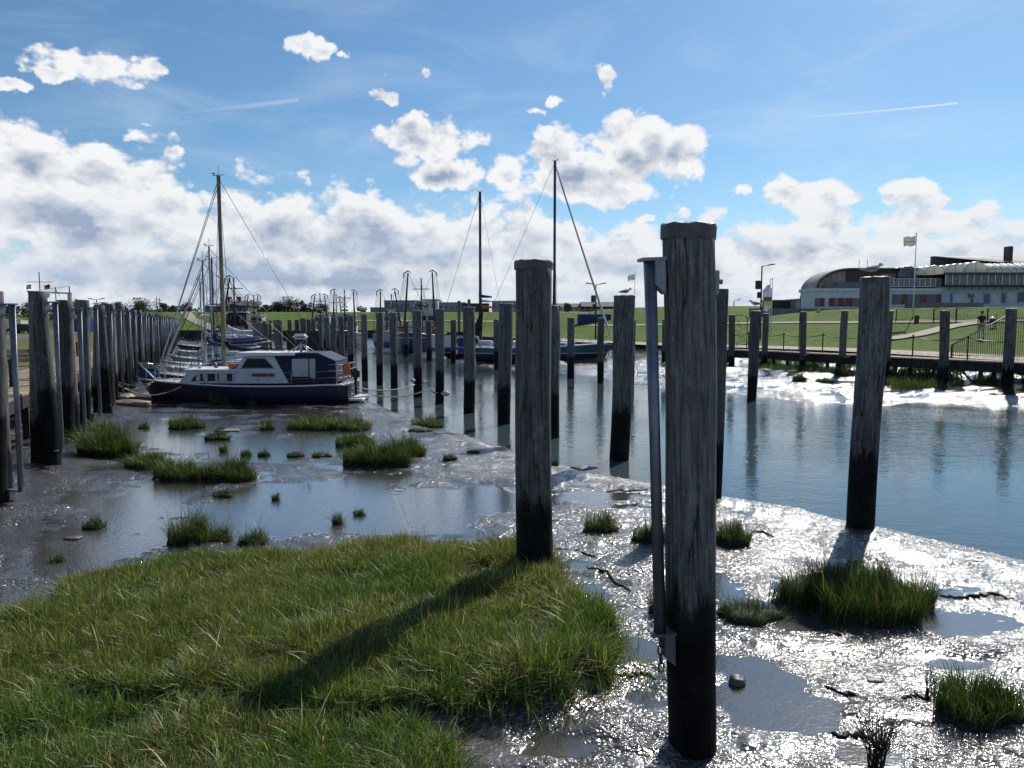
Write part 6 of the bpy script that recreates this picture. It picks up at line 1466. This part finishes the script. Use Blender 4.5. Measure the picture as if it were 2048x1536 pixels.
# string of red and white floats along the far shore
root = empty('float_line', P(1104, 741, 48.5), 0, 'string of red and white floats lying at the far waterline', 'float line'); a = P(1106, 742, 48.5); b = P(1196, 738, 48)
mr_, mw_ = M['orange'], M['white']
for k in range(22):
    q = a.lerp(b, k/21)-root.location+Vector((0, random.uniform(-.15, .15), .05)); mb = MB(); mb.ball((0, 0, 0), .075, 8, 6, (1.5, 1, .9)); f = mb.build('float', mr_ if k % 5 == 0 else mw_, root); f.location = q
# ------------------------------------------------------------------ vehicles behind the left quay
M['tyre'] = simple('tyre', (.02, .02, .02), .8)
def car(px_, yb, L, H, col, label, van=False, rz=0.0):
    g = on(px_, yb); root = empty('parked_car' if not van else 'parked_van', (g.x, g.y, g.z+.06), rz, label, 'car' if not van else 'van', 'vehicles parked behind the left lawn'); m_ = simple('car_paint', col, .25, .3, .05)
    W_ = 1.8; hb = H*.55 if not van else H*.5
    if van: prof = [(-L/2, .3), (-L/2, hb), (-L/2+.5, hb+.1), (-L/2+1.1, H), (L/2-.05, H), (L/2, .3)]
    else: prof = [(-L/2, .35), (-L/2+.05, hb-.08), (-L/2+1.0, hb+.05), (-L/2+1.7, H), (L/2-1.1, H), (L/2-.25, hb+.1), (L/2, hb-.05), (L/2, .35)]
    mb = MB(); mb.prism(prof, -W_/2, W_/2); mb.build('body', m_, root)
    mb = MB(); q = [(-L/2+1.15, hb+.1), (-L/2+1.65, H-.1), (L/2-1.2, H-.1), (L/2-.6, hb+.1)] if not van else [(-L/2+.75, hb+.12), (-L/2+1.2, H-.25), (-L/2+2.2, H-.25), (-L/2+2.2, hb+.12)]
    mb.prism(q, -W_/2-.015, W_/2+.015); mb.build('window', M['glass'], root)
    for sx in (-L*.31, L*.31):
        for sy in (-W_/2+.05, W_/2-.05): mb = MB(); mb.tube([(sx, sy-.1, .32), (sx, sy+.1, .32)], .32, 14); mb.build('wheel', M['tyre'], root)
car(20, 118, 4.6, 2.0, (.6, .62, .64), 'white van seen between the first two left quay piles', True)
car(47, 116, 4.3, 1.45, (.03, .035, .05), 'dark car seen just left of the second left quay pile')
car(149, 112, 4.9, 2.3, (.03, .06, .2), 'dark blue van seen between the third and fourth left quay piles', True)
car(228, 118, 4.5, 1.9, (.35, .45, .52), 'pale blue van seen through the crowded left quay piles', True)
# bench and small posts by the left boardwalk
c = P(48, 763, 21.5); root = empty('park_bench', (c.x-.15, 21.5, 1.3), .5, 'wooden bench with a slanting backrest behind the left boardwalk', 'bench')
mb = MB(); 
for k in range(3): mb.box((0, .0+k*.13, .45), (1.3, .11, .04), bev=.008)
mb.build('seat', M['deck'], root)
mb = MB()
for k in range(3): mb.box((0, .40+k*.03, .60+k*.13), (1.3, .03, .11), bev=.008)
mb.build('backrest', M['deck'], root)
for sx in (-.5, .5): mb = MB(); mb.box((sx, .12, .21), (.09, .40, .42)); mb.tube([(sx, .36, .42), (sx, .47, .95)], .03, 6); mb.build('leg', M['concrete'], root)
for k, (px_, yb) in enumerate(((22, 19.5), (27, 21.0), (150, 34), (157, 37))):
    c = P(px_, 760, yb); mb = MB(); mb.tube([(0, 0, 0), (0, 0, .75)], .045, 8); o = mb.build('low_post', M['beam']); o.location = (c.x, yb, 1.3); tag(o, ['slim low post left of the bench, the nearer one', 'slim low post left of the bench, the farther one', 'slim low post between the third and fourth left piles', 'farther slim low post between the third and fourth left piles'][k], 'post', 'low posts by the left boardwalk')
# ------------------------------------------------------------------ gulls
M['gull_w'] = simple('gull_white', (.62, .62, .60), .8, 0, .1, 20); M['gull_g'] = simple('gull_grey', (.22, .23, .25), .8, 0, .15, 20); M['gull_b'] = simple('gull_beak', (.5, .3, .05), .5)
def gull(px_, py_, yb, s, label, facing=1, sit=False, dark=False):
    c = P(px_, py_, yb); root = empty('gull', c, 0, label, 'gull', 'gulls resting on the piles'); f = facing; h = .10 if sit else .22
    ctr = [(-.24, .03), (-.14, .055), (0, .075), (.10, .085), (.17, .115), (.20, .155)]; rad = [.012, .05, .085, .08, .05, .035]
    secs = [[(f*x, r*.95*cos(a), h+z+r*sin(a)) for a in [2*pi*k/12 for k in range(12)]] for (x, z), r in zip(ctr, rad)]
    mb = MB(); mb.loft(secs); mb.ball((f*.215, 0, h+.17), .046, 12, 8, (1.15, .9, 1)); bo = mb.build('body', M['gull_w'], root)
    for sy in (-1, 1):
        w = MB(); q = []
        for (x, z, hh, yy) in ((.10, .09, .035, .072), (0, .10, .055, .092), (-.12, .085, .045, .075), (-.24, .05, .02, .04), (-.33, .035, .006, .02)):
            q.append([(f*x, sy*yy, h+z-hh), (f*x, sy*(yy+.012), h+z), (f*x, sy*(yy-.02), h+z+hh*.7), (f*x, sy*(yy-.03), h+z)])
        w.loft(q); w.build('wing', M['gull_g'], root)
    b_ = MB(); b_.tube([(f*.25, 0, h+.165), (f*.29, 0, h+.162), (f*.305, 0, h+.15)], [.014, .01, .003], 7); b_.build('beak', M['gull_b'], root)
    e = MB(); 
    for sy in (-1, 1): e.ball((f*.235, sy*.038, h+.18), .007, 6, 4)
    e.build('eye', M['dark'], root)
    if not sit:
        for sy in (-.03, .03): l = MB(); l.tube([(0, sy, h), (f*.01, sy, h*.5), (0, sy, .0)], .006, 5); l.tube([(0, sy, .004), (f*.05, sy, .004)], .006, 5); l.build('leg', M['gull_b'], root)
    root.scale = (s, s, s)
gull(1743, 551, 11.35, .60, 'grey gull resting on the leaning pile with the string', 1, True)
gull(1250, 591, 17.2, .56, 'small seabird sitting low on the pile at the water edge', 1, True)
gull(1511, 621, 29, .95, 'gull standing on the pile before the restaurant', -1)
gull(725, 628, 38.5, .9, 'gull on the first free standing pile right of the cruiser', -1)
gull(523, 639, 55, 1.2, 'gull on the timber jetty wall at the left back', 1, True)
# string on the leaning pile
mb = MB(); rnd = random.Random(2); c = P(1722, 557, 11.2)
for k, (x0, L) in enumerate(((-.02, .9), (.05, .55), (.0, 1.3))):
    mb.tube([(x0+.02*sin(i*1.9+k), -.01*i*.2, -L*i/9) for i in range(10)], .004, 4)
mb.tube([(-.02, -.02, -.55), (.12, -.06, -.62), (.28, -.06, -.60)], .004, 4)
o = mb.build('string', M['rope'], None, False); o.location = (c.x+.02, 11.14, c.z); tag(o, 'pale frayed string hanging down the leaning gull pile', 'string')
# ------------------------------------------------------------------ walking person
def skinned(name, nodes, edges, mat, parent, sub=2, root_i=0):
    me = bpy.data.meshes.new(name); me.from_pydata([n[0] for n in nodes], edges, []); o = bpy.data.objects.new(name, me); COL.objects.link(o)
    o.modifiers.new('s', 'SKIN'); 
    for i, n in enumerate(nodes): v = me.skin_vertices[0].data[i]; v.radius = n[1] if isinstance(n[1], tuple) else (n[1], n[1]); v.use_root = (i == root_i)
    o.modifiers.new('u', 'SUBSURF').levels = sub
    dg = bpy.context.evaluated_depsgraph_get(); m2 = bpy.data.meshes.new_from_object(o.evaluated_get(dg)); bpy.data.objects.remove(o)
    for p in m2.polygons: p.use_smooth = True
    m2.materials.clear(); m2.materials.append(mat); return link(name, m2, parent)
M['skin'] = simple('skin', (.42, .24, .17), .6, 0, .08, 20); M['shirt'] = simple('dark_shirt', (.018, .018, .028), .85, 0, .2, 12); M['shorts'] = simple('grey_shorts', (.14, .15, .17), .85, 0, .25, 14); M['hair'] = simple('dark_hair', (.02, .015, .012), .8); M['shoe'] = simple('shoe', (.10, .10, .11), .6); M['sock'] = simple('pale_sock', (.5, .5, .5), .8)
def person():
    c = hit(1962, 677, 30); root = empty('person', c, 0, 'person in dark shirt and grey shorts walking away up the right slope', 'person')
    N = [((0, 0, .95), (.13, .10)), ((0, 0, 1.10), (.135, .10)), ((0, 0, 1.32), (.16, .11)), ((0, 0, 1.46), (.09, .075)), ((0, .0, 1.54), .055), ((0, .01, 1.62), (.075, .085)), ((0, .01, 1.72), (.078, .09)), ((0, .0, 1.79), .04),
         ((-.19, 0, 1.42), .058), ((-.25, -.04, 1.15), .045), ((-.28, .02, .92), .034), ((.19, 0, 1.42), .058), ((.26, .05, 1.16), .045), ((.30, .14, .95), .034),
         ((-.10, .02, .86), .085), ((-.11, .12, .50), .058), ((-.11, .02, .12), .036), ((.10, -.02, .86), .085), ((.11, -.02, .48), .058), ((.11, -.10, .10), .036),
         ((-.11, .10, .045), .035), ((.11, -.01, .04), .035)]
    E = [(0,1),(1,2),(2,3),(3,4),(4,5),(5,6),(6,7),(3,8),(8,9),(9,10),(3,11),(11,12),(12,13),(0,14),(14,15),(15,16),(0,17),(17,18),(18,19),(16,20),(19,21)]
    body = skinned('body', N, E, M['skin'], root)
    # hands
    for sx, hp_, dy in ((-1, (-.28, .02, .92), 0), (1, (.30, .14, .95), 0)):
        p = Vector(hp_); HN = [(p, .03), (p+Vector((0, .01, -.05)), (.034, .02)), (p+Vector((0, .015, -.09)), (.036, .018))]; HE = [(0,1),(1,2)]
        for k in range(4):
            b0 = p+Vector((.0, -.022+k*.017, -.095)); i = len(HN); HN += [(b0, .009), (b0+Vector((-sx*.006, .002, -.035)), .0085), (b0+Vector((-sx*.022, .003, -.062+.006*abs(k-1))), .007)]; HE += [(2, i), (i, i+1), (i+1, i+2)]
        i = len(HN); HN += [(p+Vector((-sx*.01, -.035, -.05)), .011), (p+Vector((-sx*.02, -.05, -.085)), .008)]; HE += [(1, i), (i, i+1)]
        skinned('hand', HN, HE, M['skin'], body, 1)
    S = [((0, 0, .93), (.15, .12)), ((0, 0, 1.12), (.15, .115)), ((0, 0, 1.33), (.178, .125)), ((0, 0, 1.46), (.085, .08)), ((-.20, 0, 1.43), .075), ((-.245, -.03, 1.24), .066), ((.20, 0, 1.43), .075), ((.25, .04, 1.25), .066)]
    skinned('shirt', S, [(0,1),(1,2),(2,3),(3,4),(4,5),(3,6),(6,7)], M['shirt'], root)
    S = [((0, 0, .96), (.14, .12)), ((-.10, .03, .84), .105), ((-.11, .10, .55), .088), ((.10, -.02, .84), .105), ((.11, -.02, .54), .088)]
    skinned('shorts', S, [(0,1),(1,2),(0,3),(3,4)], M['shorts'], root)
    mb = MB(); mb.ball((0, .0, 1.735), .098, 14, 10, (.95, 1.05, 1)); mb.build('hair', M['hair'], root)
    hd = MB(); hd.ball((0, .115, 1.665), .014, 6, 5, (1, 1.3, 1.2)); hd.build('nose', M['skin'], body)
    for sx in (-1, 1): e = MB(); e.ball((sx*.088, .01, 1.67), .022, 8, 6, (.5, .9, 1.4)); e.build('ear', M['skin'], body)
    for (x, y_, z) in ((-.11, .12, .035), (.11, -.02, .035)):
        mb = MB(); mb.ball((x, y_-.02, z+.01), .06, 12, 8, (.85, 2.2, .75)); mb.build('shoe', M['shoe'], root)
        mb = MB(); mb.tube([(x, y_-.1, .09), (x, y_-.1, .2)], .046, 10); mb.build('sock', M['sock'], root)
    root.scale = (1.0, 1.0, 1.0)
person()
